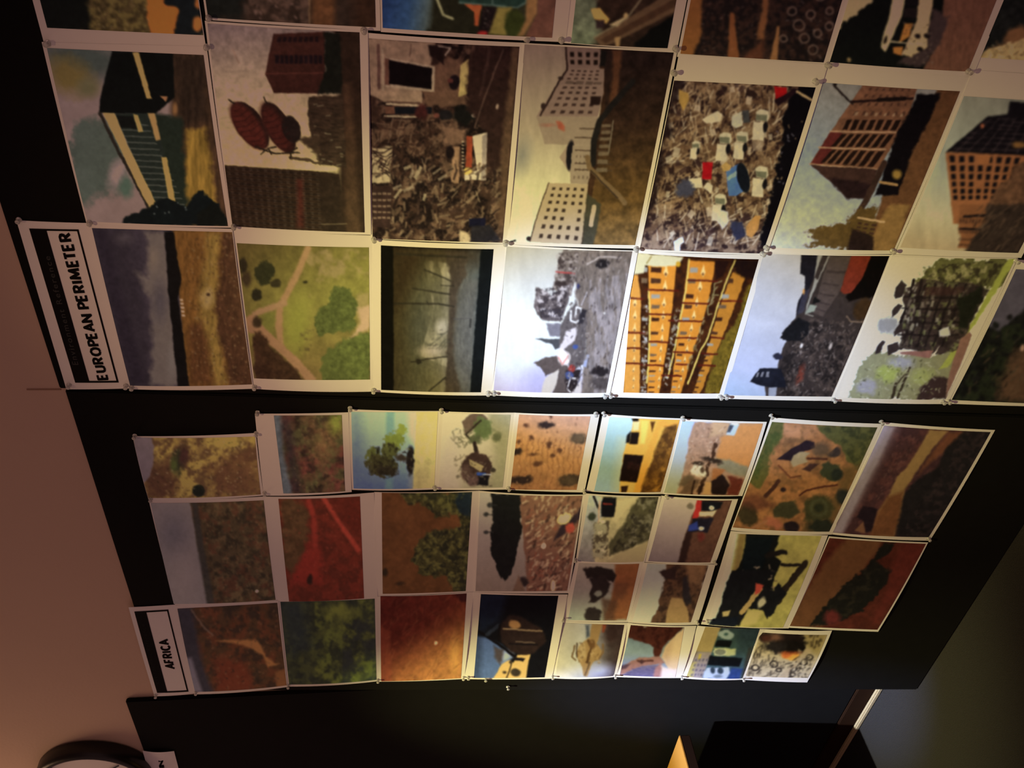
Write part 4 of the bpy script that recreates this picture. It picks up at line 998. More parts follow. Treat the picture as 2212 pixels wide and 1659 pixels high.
def pic_desert_wreck(P):
    P.F(g3).g((960, 190), (830, 790), [(0, (166, 186, 224)), (.5, (170, 180, 186)), (1, (166, 166, 134))])
    P.p((168, 130, 100), [(1030, 190), (1640, 200), (1420, 830), (860, 830), (930, 600), (980, 330)], 14, r=10).n(.12, 30, [(1030, 190), (1640, 200), (1420, 830), (860, 830)])
    P.p((198, 134, 66), [(1400, 210), (1640, 210), (1490, 570), (1330, 550), (1200, 520), (1250, 320), (1300, 310)], 30, r=14).p((196, 158, 110), [(1180, 190), (1330, 200), (1290, 290), (1150, 320)], 30, a=.7)
    P.p((176, 190, 196), [(1330, 205), (1410, 210), (1365, 305), (1295, 300)], 9).p((70, 76, 82), [(1325, 215), (1360, 220), (1330, 280), (1300, 280)], 9).e((226, 220, 180), 1370, 205, 30, 14)
    P.p((140, 132, 104), [(1200, 500), (1300, 510), (1480, 570), (1460, 660), (1370, 640), (1230, 580)], 26, r=16)
    P.l((78, 52, 36), [(1200, 380), (1190, 460), (1140, 560), (1110, 680), (1060, 780)], 32, r=18).e((60, 46, 36), 1170, 520, 90, 24, 14, f=14, r=20).e((70, 54, 40), 1050, 540, 50, 22, f=14, r=14)
    P.e((216, 206, 172), 1060, 610, 64, 50, 30, f=16, r=18).e((110, 90, 66), 960, 690, 70, 40, -30, f=24, r=20).e((100, 76, 56), 1090, 600, 18, 30, r=6)
    P.p((110, 84, 62), [(980, 690), (1080, 680), (1000, 810), (880, 810)], 24, r=14).l((60, 40, 30), [(1020, 690), (1000, 800)], 16).l((52, 34, 28), [(1090, 720), (1060, 800)], 18)
    P.p((42, 30, 30), [(1165, 695), (1250, 622), (1322, 725), (1290, 815), (1170, 805)], 10, r=6).p((112, 52, 38), [(1310, 650), (1440, 670), (1400, 825), (1290, 815), (1330, 720)], 20, r=14).p((196, 150, 92), [(1120, 700), (1165, 700), (1160, 805), (1090, 805)], 14).p((170, 110, 60), [(1180, 580), (1290, 600), (1250, 640), (1170, 690)], 16, r=8)
    P.s([(120, 84, 60), (210, 180, 150)], 60, (8, 30), (5, 10), [(1010, 220), (1300, 220), (1100, 700), (920, 700)])


def pic_mud_compound(P):
    P.F(g4).fill((136, 86, 42)).n(.2, 70).e((166, 112, 66), 230, 260, 150, 70, f=100, a=.7).t((158, 102, 48), 80, .55, .6).t((96, 66, 34), 60, .6, .6)
    P.p((84, 76, 30), [(0, 180), (165, 190), (145, 330), (30, 480), (20, 650), (-60, 760), (-150, 700), (-40, 350)], 20, r=16).t((58, 66, 24), 40, .55, .7, [(0, 180), (165, 190), (20, 650), (-150, 700)])
    P.p((80, 74, 32), [(440, 210), (980, 225), (900, 400), (800, 620), (700, 520), (640, 380), (540, 330)], 20, r=26).t((52, 52, 26), 50, .55, .8, [(440, 210), (980, 225), (800, 620), (640, 380)])
    P.p((96, 70, 34), [(660, 560), (820, 540), (560, 1150), (300, 1150), (400, 880), (640, 800)], 50, r=26, a=.9)
    P.p((40, 27, 27), [(95, 508), (200, 430), (350, 345), (415, 362), (428, 410), (330, 442), (240, 488), (220, 522)], 8)
    P.p((142, 118, 74), [(235, 478), (290, 440), (385, 455), (340, 500), (365, 530), (300, 545), (240, 575), (215, 530)], 8, r=6)
    P.l((70, 38, 24), [(360, 500), (520, 505)], 20).p((64, 40, 30), [(310, 590), (380, 545), (460, 545), (380, 610)], 12, r=6).e((56, 44, 34), 590, 450, 60, 36, -30, f=16, r=16).e((90, 66, 40), 480, 430, 80, 60, f=40, r=20)
    P.e((56, 56, 32), 560, 615, 96, 76, 12, f=14, r=18).e((40, 42, 30), 610, 640, 50, 50, f=24)
    P.l((74, 36, 22), [(290, 812), (350, 770), (470, 745), (610, 725)], 15).l((66, 38, 26), [(0, 820), (60, 760), (110, 695)], 34).e((46, 30, 26), 150, 765, 24, 18).l((96, 52, 28), [(110, 560), (210, 660), (300, 650)], 14)
    P.p((60, 54, 30), [(60, 930), (120, 870), (250, 860), (290, 960), (200, 1010), (80, 990)], 18, r=14).e((64, 58, 30), 450, 930, 130, 120, f=40, r=34).ring((80, 80, 48), 455, 920, 66, 16, f=26, a=.6).e((44, 44, 26), 455, 920, 40, 36, f=20).e((42, 40, 30), 660, 830, 60, 70, f=24, r=14).e((40, 40, 26), 480, 1080, 120, 60, f=30, r=20)
    P.e((150, 84, 50), 70, 1050, 80, 40, 20, f=30, r=16).e((40, 28, 26), 220, 1080, 66, 50, f=16, r=10)
    P.F(g3).e((60, 48, 26), 1480, 980, 90, 100, f=30, r=20).l((140, 90, 50), [(1520, 1090), (1640, 1030)], 16).p((90, 48, 30), [(1430, 820), (1560, 800), (1700, 900), (1560, 950), (1420, 900)], 50, a=.7)


def pic_river_dusk(P):
    P.F(g4).fill((60, 35, 30)).t((84, 46, 36), 70, .55, .7)
    P.p((120, 100, 90), [(1000, 220), (1120, 225), (1000, 480), (840, 780), (660, 1150), (560, 1150)], 40).p((134, 116, 112), [(1000, 220), (1050, 225), (830, 650), (780, 700)], 50, a=.8).p((88, 62, 54), [(1110, 240), (1160, 240), (780, 960), (700, 1060)], 50, a=.6)
    P.p((122, 88, 44), [(1400, 260), (1560, 270), (1440, 400), (1330, 545), (1190, 760), (1150, 1000), (1095, 1170), (900, 1160), (960, 950), (1060, 800), (1120, 660), (1220, 560)], 16, r=8)
    P.p((96, 56, 27), [(1040, 830), (1180, 780), (1150, 1000), (1095, 1170), (880, 1160), (960, 950)], 40, r=8).p((100, 56, 30), [(1560, 280), (1700, 280), (1560, 420), (1380, 560), (1300, 640), (1370, 520)], 30, a=.8, r=12)
    P.p((31, 25, 21), [(1700, 270), (1960, 275), (1400, 1195), (1105, 1170), (1190, 800), (1280, 700), (1480, 560), (1530, 420)], 24, r=16).t((50, 36, 30), 40, .56, .7, [(1700, 270), (1960, 275), (1400, 1195), (1150, 1150)])
    P.p((34, 22, 22), [(830, 900), (960, 930), (900, 1130), (850, 1130), (830, 1040), (780, 1000)], 14, r=10).p((104, 66, 40), [(760, 1120), (835, 1040), (850, 1140)], 10)
    P.s([(96, 62, 48), (40, 24, 22)], 70, (8, 30), (5, 9), [(1150, 300), (1350, 300), (1050, 780), (900, 900)], 110, 60)


def pic_grey_plain(P):
    P.F(g1).fill((52, 37, 26)).t((70, 50, 34), 60, .54, .8).t((34, 25, 20), 50, .58, .8).t((64, 34, 24), 60, .62, .7)
    P.p((82, 67, 68), [(330, 790), (676, 790), (720, 1050), (840, 1720), (520, 1720)], 14, r=6).e((64, 54, 60), 540, 1060, 110, 160, f=160, a=.7).e((92, 74, 74), 620, 1450, 100, 200, f=160, a=.6)
    P.p((38, 32, 32), [(690, 800), (740, 800), (800, 1200), (900, 1720), (830, 1720), (740, 1180)], 24, a=.8).s([(34, 27, 20), (84, 62, 42), (60, 32, 22)], 240, (6, 20), (5, 10), [(760, 820), (1290, 800), (1390, 1640), (900, 1650)]).e((150, 130, 110), 1247, 1555, 12, 12)


def pic_red_tracks(P):
    P.F(g1).fill((84, 29, 19)).t((66, 26, 18), 60, .52, .8)
    P.p((66, 44, 26), [(1430, 770), (1600, 760), (1680, 860), (1690, 1100), (1640, 1270), (1540, 1420), (1470, 1300), (1440, 900)], 50, a=.9, r=40).n(.25, 40, [(1430, 770), (1680, 860), (1640, 1270), (1470, 1300)])
    P.p((100, 29, 20), [(1700, 1150), (1790, 1180), (1800, 1480), (1540, 1500), (1590, 1340)], 60, r=30).l((112, 34, 24), [(1690, 780), (1730, 900), (1745, 1160)], 44, f=24, a=.8).l((122, 40, 28), [(1820, 760), (1960, 980), (2110, 1200)], 40, f=20, a=.9)
    P.p((70, 24, 16), [(1860, 760), (2140, 740), (2150, 1120), (1980, 950)], 50, a=.7, r=20).s([(46, 24, 17), (110, 44, 30)], 120, (6, 18), (5, 9), (1450, 780, 2150, 1620)).e((40, 22, 17), 1700, 1450, 26, 40, f=16, r=10)


def pic_brown_shore(P):
    P.F(g2).fill((78, 43, 21)).n(.14, 90)
    reg = [(480, 790), (1110, 790), (1070, 1660), (960, 1640), (880, 1500), (700, 1500), (600, 1380), (620, 1260), (700, 1180), (760, 1110), (900, 1120), (1010, 1080), (980, 980), (800, 1000), (700, 900), (560, 900)]
    P.p((52, 43, 22), reg, 24, r=40, rs=40).t((82, 70, 32), 30, .56, .8, reg).t((28, 24, 18), 34, .56, .8, reg)
    P.p((24, 28, 32), [(985, 790), (1110, 790), (1090, 1000), (1000, 960), (960, 880)], 24, r=14).e((44, 28, 18), 365, 1470, 26, 40, f=16, r=8).e((50, 30, 18), 490, 1570, 40, 16, f=16, r=8).s([(96, 80, 36), (30, 26, 18)], 110, (8, 22), (5, 10), reg)


def pic_black_heap(P):
    P.F(g2).g((1160, 800), (1140, 1640), [(0, (128, 106, 90)), (.5, (116, 94, 80)), (1, (104, 80, 66))])
    P.p((98, 60, 44), [(1500, 800), (2080, 810), (1930, 1660), (1570, 1660), (1560, 1350), (1520, 1050)], 16, r=14)
    P.s([(140, 106, 80), (120, 82, 60), (50, 30, 24), (72, 42, 32), (150, 116, 84), (112, 58, 40)], 330, (20, 70), (8, 20), [(1540, 810), (2050, 815), (1920, 1640), (1600, 1640), (1560, 1100)], 130, 80)
    P.p((44, 28, 30), [(1840, 1100), (2040, 920), (2030, 1010), (1880, 1150), (1800, 1200)], 20, r=14).e((190, 160, 90), 1890, 1010, 60, 40, -20, f=20, r=14).e((140, 50, 36), 1940, 1090, 40, 40, f=20, r=12)
    P.p((21, 18, 16), [(1262, 790), (1515, 800), (1525, 1100), (1480, 1320), (1440, 1480), (1390, 1560), (1335, 1510), (1300, 1400), (1262, 1260), (1290, 950)], 10, r=18)
    for cx, cy in ((1225, 980), (1225, 1130), (1255, 900)):
        P.e((44, 38, 34), cx, cy, 22, 18, r=8).l((44, 38, 34), [(cx, cy), (cx + 60, cy)], 8)
    P.e((40, 27, 24), 1540, 1560, 40, 44, f=20, r=14).e((196, 160, 130), 1715, 1245, 20, 24).e((176, 140, 96), 1795, 1590, 20, 50).p((90, 62, 46), [(1450, 1640), (1500, 1500), (1560, 1640)], 20)


def pic_quarry(P):
    P.F(g3).g((100, 820), (60, 1380), [(0, (150, 144, 124)), (.6, (132, 120, 96)), (1, (118, 104, 84))])
    P.p((156, 134, 84), [(210, 820), (740, 825), (600, 1400), (180, 1400), (150, 1280), (200, 1050), (230, 1000), (350, 960)], 14, r=14).n(.14, 40)
    P.p((74, 64, 38), [(560, 820), (740, 825), (650, 1190), (480, 1270), (300, 1330), (290, 1230), (430, 1020)], 22, r=18).t((116, 102, 70), 40, .55, .8, [(560, 820), (740, 825), (650, 1190), (300, 1330)]).t((44, 36, 24), 40, .58, .8, [(560, 820), (740, 825), (650, 1190), (300, 1330)])
    P.p((172, 146, 92), [(360, 850), (540, 835), (460, 930), (350, 1050), (320, 1020)], 24, r=12).p((150, 126, 78), [(350, 1320), (630, 1210), (600, 1400), (280, 1400)], 20, r=10)
    P.p((20, 18, 17), [(228, 900), (245, 830), (360, 830), (348, 950), (335, 1000), (228, 995)], 9).l((140, 40, 28), [(250, 888), (320, 888)], 12).l((30, 26, 22), [(165, 830), (210, 930)], 20).l((170, 130, 90), [(215, 860), (200, 1200)], 14, r=8)
    P.e((52, 54, 36), 152, 992, 32, 40, f=14, r=12).p((140, 124, 84), [(180, 1050), (290, 1020), (260, 1330), (160, 1340)], 30, r=26).t((60, 46, 30), 30, .55, .8, [(150, 1040), (300, 1020), (280, 1350), (150, 1350)]).t((200, 178, 122), 30, .6, .8, [(200, 1000), (310, 1010), (280, 1350), (200, 1300)])


def pic_coloured_trucks(P):
    P.F(g3).g((960, 850), (760, 1390), [(0, (162, 136, 104)), (.5, (138, 112, 94)), (1, (112, 90, 78))])
    P.p((88, 54, 36), [(1080, 850), (1380, 860), (1180, 1410), (880, 1410), (920, 1240), (1000, 1000)], 14, r=6).n(.14, 40, [(1080, 850), (1380, 860), (1180, 1410), (880, 1410)]).p((48, 28, 22), [(980, 1080), (1010, 1130), (950, 1390), (880, 1400), (930, 1200)], 20, r=8)
    P.p((158, 28, 24), [(1045, 855), (1090, 858), (1075, 980), (1050, 1010), (1005, 1012), (1030, 930)], 8).p((24, 22, 22), [(1088, 862), (1270, 872), (1245, 930), (1200, 950), (1085, 945)], 10, r=6).p((186, 160, 108), [(1070, 950), (1210, 950), (1180, 1000), (1070, 995)], 12, r=10).e((210, 200, 160), 1170, 925, 20, 18)
    P.p((32, 26, 30), [(1005, 1012), (1190, 1010), (1140, 1130), (985, 1130)], 12, r=8).p((42, 54, 104), [(975, 1070), (1050, 1040), (1060, 1110), (970, 1125)], 12).e((180, 170, 160), 1085, 1100, 26, 16, r=6).e((100, 40, 30), 1080, 1170, 30, 36, f=24, r=10).e((104, 86, 62), 990, 910, 30, 26, f=14, r=8)


def pic_tractors(P):
    P.F(g3).fill((132, 112, 50)).n(.14, 60)
    P.p((152, 144, 116), [(1330, 1130), (1400, 1130), (1330, 1500), (1260, 1900), (1100, 1950), (1150, 1700)], 40, r=10).p((110, 84, 40), [(1400, 1130), (1470, 1130), (1400, 1480), (1350, 1480)], 30, r=14)
    P.p((19, 18, 15), [(1475, 1130), (1760, 1150), (1730, 1250), (1690, 1320), (1760, 1380), (1700, 1560), (1680, 1700), (1260, 1680), (1300, 1560), (1400, 1420), (1440, 1300)], 10, r=14)
    P.p((14, 18, 18), [(1480, 1180), (1700, 1170), (1650, 1320), (1600, 1440), (1420, 1460), (1440, 1330)], 20).l((26, 20, 16), [(1640, 1330), (1800, 1300)], 40, r=10).l((32, 24, 18), [(1770, 1405), (1965, 1412)], 26, r=6).l((36, 26, 18), [(1965, 1395), (1880, 1500), (1760, 1659), (1730, 1720)], 52, r=8)
    P.p((160, 48, 30), [(1540, 1560), (1600, 1580), (1560, 1680), (1500, 1680)], 14, r=6).s([(110, 82, 60), (60, 44, 36), (150, 120, 90)], 46, (12, 40), (8, 14), (1440, 1420, 1720, 1660))
    P.F(g7).p((21, 19, 18), [(1500, -40), (1880, -40), (1760, 70), (1850, 130), (1900, 60), (1960, 150), (1900, 230), (1850, 320), (1800, 370), (1770, 310), (1640, 280), (1560, 425), (1330, 420), (1410, 260), (1450, 60)], 9, r=14)
    P.l((142, 108, 56), [(1740, 110), (1650, 230), (1580, 320)], 38, r=8).p((146, 120, 62), [(1640, 290), (1760, 300), (1700, 410), (1570, 430)], 24, r=8).p((152, 52, 34), [(1700, 60), (1770, 80), (1730, 150), (1690, 160)], 12, r=6).p((146, 118, 66), [(1420, 310), (1490, 295), (1470, 345), (1420, 350)], 10)
    P.e((150, 130, 92), 1750, 230, 26, 50, 30, f=16, r=12).p((18, 20, 24), [(1340, 370), (1560, 350), (1540, 430), (1300, 430)], 14, r=8)


def pic_red_slope(P):
    P.F(g4).fill((68, 27, 16)).n(.16, 60)
    P.p((86, 50, 25), [(700, 1180), (1000, 1195), (960, 1290), (830, 1450), (640, 1640), (480, 1950), (150, 1960), (330, 1650), (500, 1400)], 40, r=14)
    P.p((25, 21, 15), [(960, 1290), (1030, 1220), (1110, 1215), (1060, 1300), (930, 1380), (1080, 1450), (1040, 1560), (940, 1680), (820, 1800), (700, 1860), (640, 1900), (380, 1940), (500, 1760), (600, 1650), (760, 1500), (850, 1430)], 14, r=24, rs=36).t((40, 32, 20), 40, .56, .7, [(850, 1430), (1050, 1450), (700, 1860), (500, 1800)])
    P.p((84, 30, 20), [(1180, 1220), (1400, 1230), (1100, 1700), (960, 1900), (900, 1900), (1050, 1600), (1080, 1400)], 50, a=.7, r=14).e((84, 30, 24), 570, 1860, 70, 60, f=40, r=20)


def pic_acacia_herd(P):
    P.F(g3).g((20, 1400), (0, 1860), [(0, (116, 94, 78)), (.5, (104, 86, 74)), (1, (112, 100, 84))])
    P.p((100, 52, 26), [(350, 1395), (590, 1395), (470, 1880), (260, 1880), (330, 1640)], 26, r=8).p((74, 40, 24), [(340, 1560), (470, 1560), (430, 1700), (330, 1700)], 30, a=.6, r=12)
    P.p((30, 20, 17), [(85, 1450), (180, 1425), (330, 1440), (355, 1500), (330, 1550), (220, 1540), (110, 1520)], 14, r=16).l((34, 22, 18), [(210, 1530), (190, 1600), (140, 1659)], 24, r=6).l((40, 26, 20), [(260, 1530), (250, 1640)], 22, r=6)
    P.F(g7).p((34, 23, 20), [(290, 30), (420, 10), (470, 80), (420, 180), (330, 230), (275, 230), (310, 120)], 16, r=18).e((96, 84, 70), 360, 160, 34, 26, f=12, r=8).p((36, 25, 22), [(245, 300), (330, 270), (400, 320), (380, 400), (260, 400)], 18, r=16).p((64, 36, 24), [(400, 200), (520, 210), (500, 400), (400, 400)], 40, a=.8, r=12)


def pic_brown_village(P):
    P.F(g3).g((660, 1410), (560, 1860), [(0, (124, 112, 96)), (.5, (140, 128, 106)), (1, (146, 138, 114))])
    P.F(g7).p((78, 49, 31), [(960, -180), (1330, -170), (1160, 420), (790, 420), (830, 350), (880, 280), (900, 150), (930, 60)], 12, r=18).t((44, 27, 20), 40, .52, .8, [(950, -170), (1330, -170), (1160, 420), (850, 420)])
    P.p((128, 92, 52), [(985, 190), (1080, 200), (1130, 310), (1140, 420), (930, 420), (950, 290)], 12).p((40, 30, 28), [(1080, 30), (1130, 0), (1150, 240), (1110, 260), (1080, 190)], 14, r=8).p((120, 80, 48), [(1100, -160), (1300, -160), (1230, 100), (1130, 60)], 40, a=.7, r=10)
    P.F(g3).p((44, 27, 22), [(720, 1470), (830, 1430), (880, 1420), (860, 1540), (770, 1520)], 12, r=12)


def pic_brown_riverbed(P):
    P.F(g5).fill((54, 33, 21)).t((70, 34, 20), 80, .52, .8).t((36, 25, 20), 60, .58, .8)
    P.p((38, 31, 35), [(550, 270), (690, 280), (740, 520), (800, 800), (890, 1020), (700, 1020)], 50, r=12).p((84, 70, 76), [(650, 700), (690, 700), (790, 1010), (700, 1010)], 30, a=.8)
    P.p((104, 62, 32), [(890, 560), (970, 550), (1130, 555), (1240, 545), (1290, 590), (1320, 690), (1430, 755), (1350, 785), (1300, 690), (1220, 640), (1110, 590)], 20, r=12).p((76, 30, 18), [(900, 720), (1120, 720), (1200, 850), (1210, 990), (900, 1000)], 70, a=.8, r=24).p((84, 48, 26), [(1400, 820), (1500, 800), (1500, 960), (1420, 960)], 20, r=10)
    P.l((86, 62, 50), [(690, 300), (780, 420), (870, 510)], 16, a=.6, r=8).s([(32, 22, 18), (84, 52, 34)], 120, (8, 26), (6, 12), [(760, 300), (1410, 260), (1490, 930), (920, 980)])


def pic_olive_bush(P):
    P.F(g5).fill((36, 34, 23)).t((66, 62, 24), 90, .5, .9, [(1740, 200), (2400, 180), (2400, 950), (1740, 940)]).e((62, 60, 24), 1860, 600, 110, 200, f=120, r=60).t((26, 25, 22), 60, .54, .8).t((52, 48, 24), 50, .58, .6)
    P.e((90, 86, 22), 2040, 870, 60, 60, f=60, r=24, a=.7).e((86, 80, 26), 1960, 320, 120, 70, f=70, r=40, a=.7).p((30, 32, 34), [(1440, 230), (1640, 225), (1700, 600), (1540, 700), (1480, 500)], 120, a=.6)
    P.F(g6).t((30, 28, 28), 80, .5, .8, [(0, 380), (280, 380), (290, 900), (0, 920)])


def pic_red_soil(P):
    P.F(g6).g((400, 200), (950, 880), [(0, (68, 22, 14)), (.4, (76, 28, 15)), (.75, (110, 60, 25)), (1, (116, 66, 28))]).n(.16, 40)
    P.p((100, 42, 22), [(310, 420), (410, 480), (420, 920), (320, 930)], 30, a=.8).p((48, 18, 14), [(950, 150), (1070, 150), (1060, 230), (1010, 220)], 20, r=10).e((150, 98, 36), 960, 680, 34, 130, f=60, a=.6)
    P.s([(112, 58, 34), (52, 18, 12), (140, 84, 40), (92, 40, 24)], 200, (30, 120), (4, 7), (340, 180, 1050, 900), 120, 70, .45).e((176, 120, 84), 797, 575, 14, 16)


def pic_night_works(P):
    P.F(g6).fill((17, 17, 17)).p((26, 34, 40), [(1150, 150), (1420, 150), (1330, 400), (1150, 520)], 70).p((78, 96, 116), [(1130, 520), (1240, 540), (1360, 600), (1460, 690), (1400, 740), (1290, 890), (1100, 890)], 26, r=8).e((150, 152, 156), 1390, 690, 60, 40, -30, f=50).p((48, 58, 68), [(1100, 520), (1190, 540), (1180, 890), (1090, 890)], 60, a=.7)
    P.p((74, 62, 54), [(1290, 600), (1380, 640), (1350, 770), (1300, 700)], 24, r=12).l((18, 16, 16), [(1160, 480), (1330, 590), (1500, 720)], 22).l((60, 66, 68), [(1230, 510), (1330, 430)], 30, a=.6)
    P.p((46, 31, 23), [(1335, 440), (1420, 340), (1520, 350), (1700, 450), (1740, 560), (1640, 660), (1540, 690), (1440, 650), (1350, 570)], 20, r=8).e((160, 112, 56), 1465, 420, 50, 36, 20, f=14, r=8).l((160, 126, 78), [(1370, 455), (1540, 465), (1700, 475)], 11).l((150, 122, 84), [(1480, 565), (1640, 575)], 9, a=.7).l((20, 16, 14), [(1340, 430), (1330, 560)], 20).l((24, 18, 16), [(1420, 585), (1660, 590)], 14)
    P.p((196, 152, 76), [(1280, 890), (1360, 760), (1420, 725), (1460, 745), (1490, 680), (1602, 676), (1585, 742), (1565, 890)], 8).p((34, 26, 22), [(1465, 700), (1560, 705), (1540, 735), (1470, 725)], 8).e((60, 48, 32), 1475, 830, 44, 34, 10, f=12).l((70, 52, 32), [(1440, 760), (1400, 880)], 12).e((70, 54, 34), 1380, 830, 16, 12).e((60, 46, 30), 1435, 745, 16, 14)


def pic_sand_vehicle(P):
    P.F(g7).g((40, 600), (560, 640), [(0, (206, 194, 148)), (.4, (190, 186, 156)), (.62, (140, 132, 116)), (.8, (90, 76, 64)), (1, (64, 46, 38))]).n(.08, 80)
    P.e((198, 204, 206), 380, 810, 90, 60, f=90, a=.7).p((60, 70, 76), [(255, 430), (285, 430), (290, 520), (260, 540)], 20, a=.8).e((62, 42, 34), 470, 500, 60, 90, f=50, r=20, a=.8)
    P.p((170, 134, 74), [(195, 610), (250, 560), (290, 530), (310, 420), (400, 420), (370, 540), (350, 580), (395, 640), (370, 720), (310, 740), (265, 860), (232, 858), (225, 780), (200, 740), (180, 680)], 9, r=8)
    P.p((190, 160, 100), [(200, 600), (250, 570), (260, 700), (200, 720)], 20, a=.8).l((100, 70, 36), [(280, 560), (300, 620), (270, 740)], 22, r=6).e((120, 84, 42), 310, 590, 30, 40, f=16).l((120, 92, 52), [(160, 600), (140, 700), (170, 720)], 14, r=6).l((130, 100, 60), [(400, 590), (405, 660), (360, 720)], 16, r=6).p((150, 74, 40), [(400, 425), (430, 425), (415, 490), (395, 490)], 9).l((84, 62, 40), [(180, 580), (180, 700)], 10, r=6)
    P.l((90, 68, 44), [(290, 740), (250, 850)], 12, a=.8).s([(120, 88, 48), (200, 168, 106)], 30, (10, 34), (6, 10), (190, 560, 380, 760))


def pic_rock_arch(P):
    P.F(g7).g((640, 540), (600, 760), [(0, (112, 128, 132)), (.5, (140, 156, 156)), (1, (132, 142, 160))])
    P.p((84, 40, 30), [(610, 420), (1110, 430), (1000, 520), (920, 610), (885, 700), (835, 690), (835, 610), (760, 580), (620, 540)], 10, r=10).t((56, 24, 20), 40, .55, .8, [(640, 440), (1080, 445), (900, 640), (700, 540)]).p((150, 130, 110), [(740, 425), (800, 430), (750, 450)], 10, r=6)
    P.p((218, 184, 136), [(1110, 430), (1140, 440), (1040, 890), (960, 880), (960, 790), (900, 700), (930, 615), (1010, 520)], 10, r=6).p((188, 150, 112), [(1000, 540), (960, 760), (900, 700), (930, 615)], 50, a=.6)
    P.p((160, 112, 92), [(560, 790), (640, 740), (720, 705), (890, 690), (930, 750), (820, 765), (740, 775), (620, 830), (545, 870)], 10, r=6).l((100, 60, 46), [(700, 735), (830, 730)], 18, r=6).e((84, 52, 46), 735, 738, 16, 18)
    P.p((116, 104, 118), [(740, 772), (880, 768), (860, 870), (545, 870), (620, 830)], 12).w((84, 76, 112), [(650, 800), (860, 790), (840, 870), (560, 868)], 1, 4, 1., .35, .8).p((172, 120, 104), [(850, 800), (900, 740), (930, 880), (830, 880)], 18, r=8).p((224, 202, 176), [(900, 780), (970, 790), (1040, 800), (1030, 885), (890, 885)], 24, r=10).p((62, 44, 56), [(560, 770), (640, 760), (600, 800), (555, 810)], 14, a=.7)


def pic_blue_controls(P):
    P.F(g7).g((1500, 450), (1420, 880), [(0, (50, 66, 66)), (.4, (66, 90, 84)), (.8, (66, 94, 98)), (1, (68, 94, 104))])
    P.p((170, 146, 90), [(1240, 430), (1405, 440), (1330, 660), (1180, 650)], 10).p((156, 140, 124), [(1180, 650), (1330, 660), (1240, 890), (1080, 890)], 10).p((180, 164, 90), [(1150, 740), (1200, 740), (1160, 890), (1090, 890)], 20).p((112, 96, 80), [(1150, 655), (1210, 655), (1160, 760), (1130, 760)], 20, a=.7).p((196, 170, 40), [(1225, 670), (1245, 672), (1230, 720), (1215, 720)], 8).w((92, 84, 96), [(1190, 700), (1310, 700), (1250, 870), (1140, 870)], 4, 4, .5, .5, .8)
    P.e((152, 168, 156), 1450, 510, 66, 40, 10, f=10, r=8).e((60, 92, 84), 1450, 505, 18, 12).p((22, 26, 26), [(1378, 555), (1502, 560), (1484, 615), (1352, 608)], 8).p((188, 190, 128), [(1352, 620), (1540, 628), (1530, 690), (1345, 682)], 8, r=6).e((130, 134, 112), 1400, 655, 50, 28, f=8).ring((206, 206, 160), 1400, 655, 52, 10, asp=.56)
    P.p((20, 24, 26), [(1312, 686), (1592, 706), (1565, 782), (1290, 764)], 8).p((178, 188, 190), [(1285, 790), (1480, 785), (1490, 830), (1450, 880), (1255, 880), (1260, 830)], 10, r=8).e((52, 66, 72), 1337, 808, 20, 26).e((52, 66, 72), 1402, 812, 26, 26).e((120, 132, 134), 1380, 858, 40, 14).p((46, 72, 118), [(1500, 790), (1600, 800), (1560, 890), (1460, 890)], 16).p((64, 56, 44), [(1640, 620), (1690, 600), (1600, 900), (1575, 900)], 20, a=.8).p((44, 60, 70), [(1560, 460), (1760, 450), (1680, 640), (1540, 690)], 60, a=.5)


def pic_fire_and_scrap(P):
    P.F(g7).fill((192, 172, 128)).n(.08, 50).p((150, 128, 70), [(2080, 480), (2330, 490), (2240, 700), (2130, 620)], 60, a=.7)
    P.e((30, 25, 23), 2010, 580, 130, 90, f=30, r=40, rs=36).e((46, 40, 40), 1860, 600, 100, 60, f=40, r=34, rs=36).p((42, 32, 30), [(1720, 480), (2120, 480), (2100, 560), (1740, 560)], 40, r=26).e((120, 84, 66), 1870, 530, 56, 30, f=30, r=10).e((84, 48, 40), 1790, 540, 40, 30, f=30)
    P.e((238, 164, 44), 2010, 692, 66, 28, -6, f=18, r=16).e((214, 112, 30), 1960, 680, 40, 26, f=20, r=12).e((150, 60, 30), 2010, 660, 80, 14, f=20, a=.7)
    dk = (52, 44, 36)
    for q in ((1700, 790, 36), (1860, 760, 40), (2110, 740, 40), (2030, 800, 30), (1900, 810, 26), (2160, 700, 34), (2020, 850, 26)):
        P.ring(dk, q[0], q[1], q[2] * .8, 14, a=.9, asp=.8)
    P.s([dk, (84, 72, 56), (120, 104, 76)], 110, (14, 60), (6, 14), [(1660, 700), (1800, 690), (1960, 740), (2230, 640), (2150, 880), (1630, 880)], 140, 120)
    P.p((184, 160, 118), [(2030, 740), (2140, 620), (2180, 640), (1960, 880), (1900, 880)], 16, a=.9).s([(48, 40, 32), (200, 184, 146)], 50, (10, 36), (6, 12), [(1990, 760), (2130, 700), (2160, 880), (1960, 880)], 120, 120).s([dk], 16, (20, 50), (8, 14), [(1650, 620), (1760, 600), (1740, 720), (1640, 720)], 120, 60).s([(70, 56, 36)], 12, (20, 60), (10, 20), [(2170, 500), (2290, 500), (2230, 640), (2160, 620)], 110, 40)


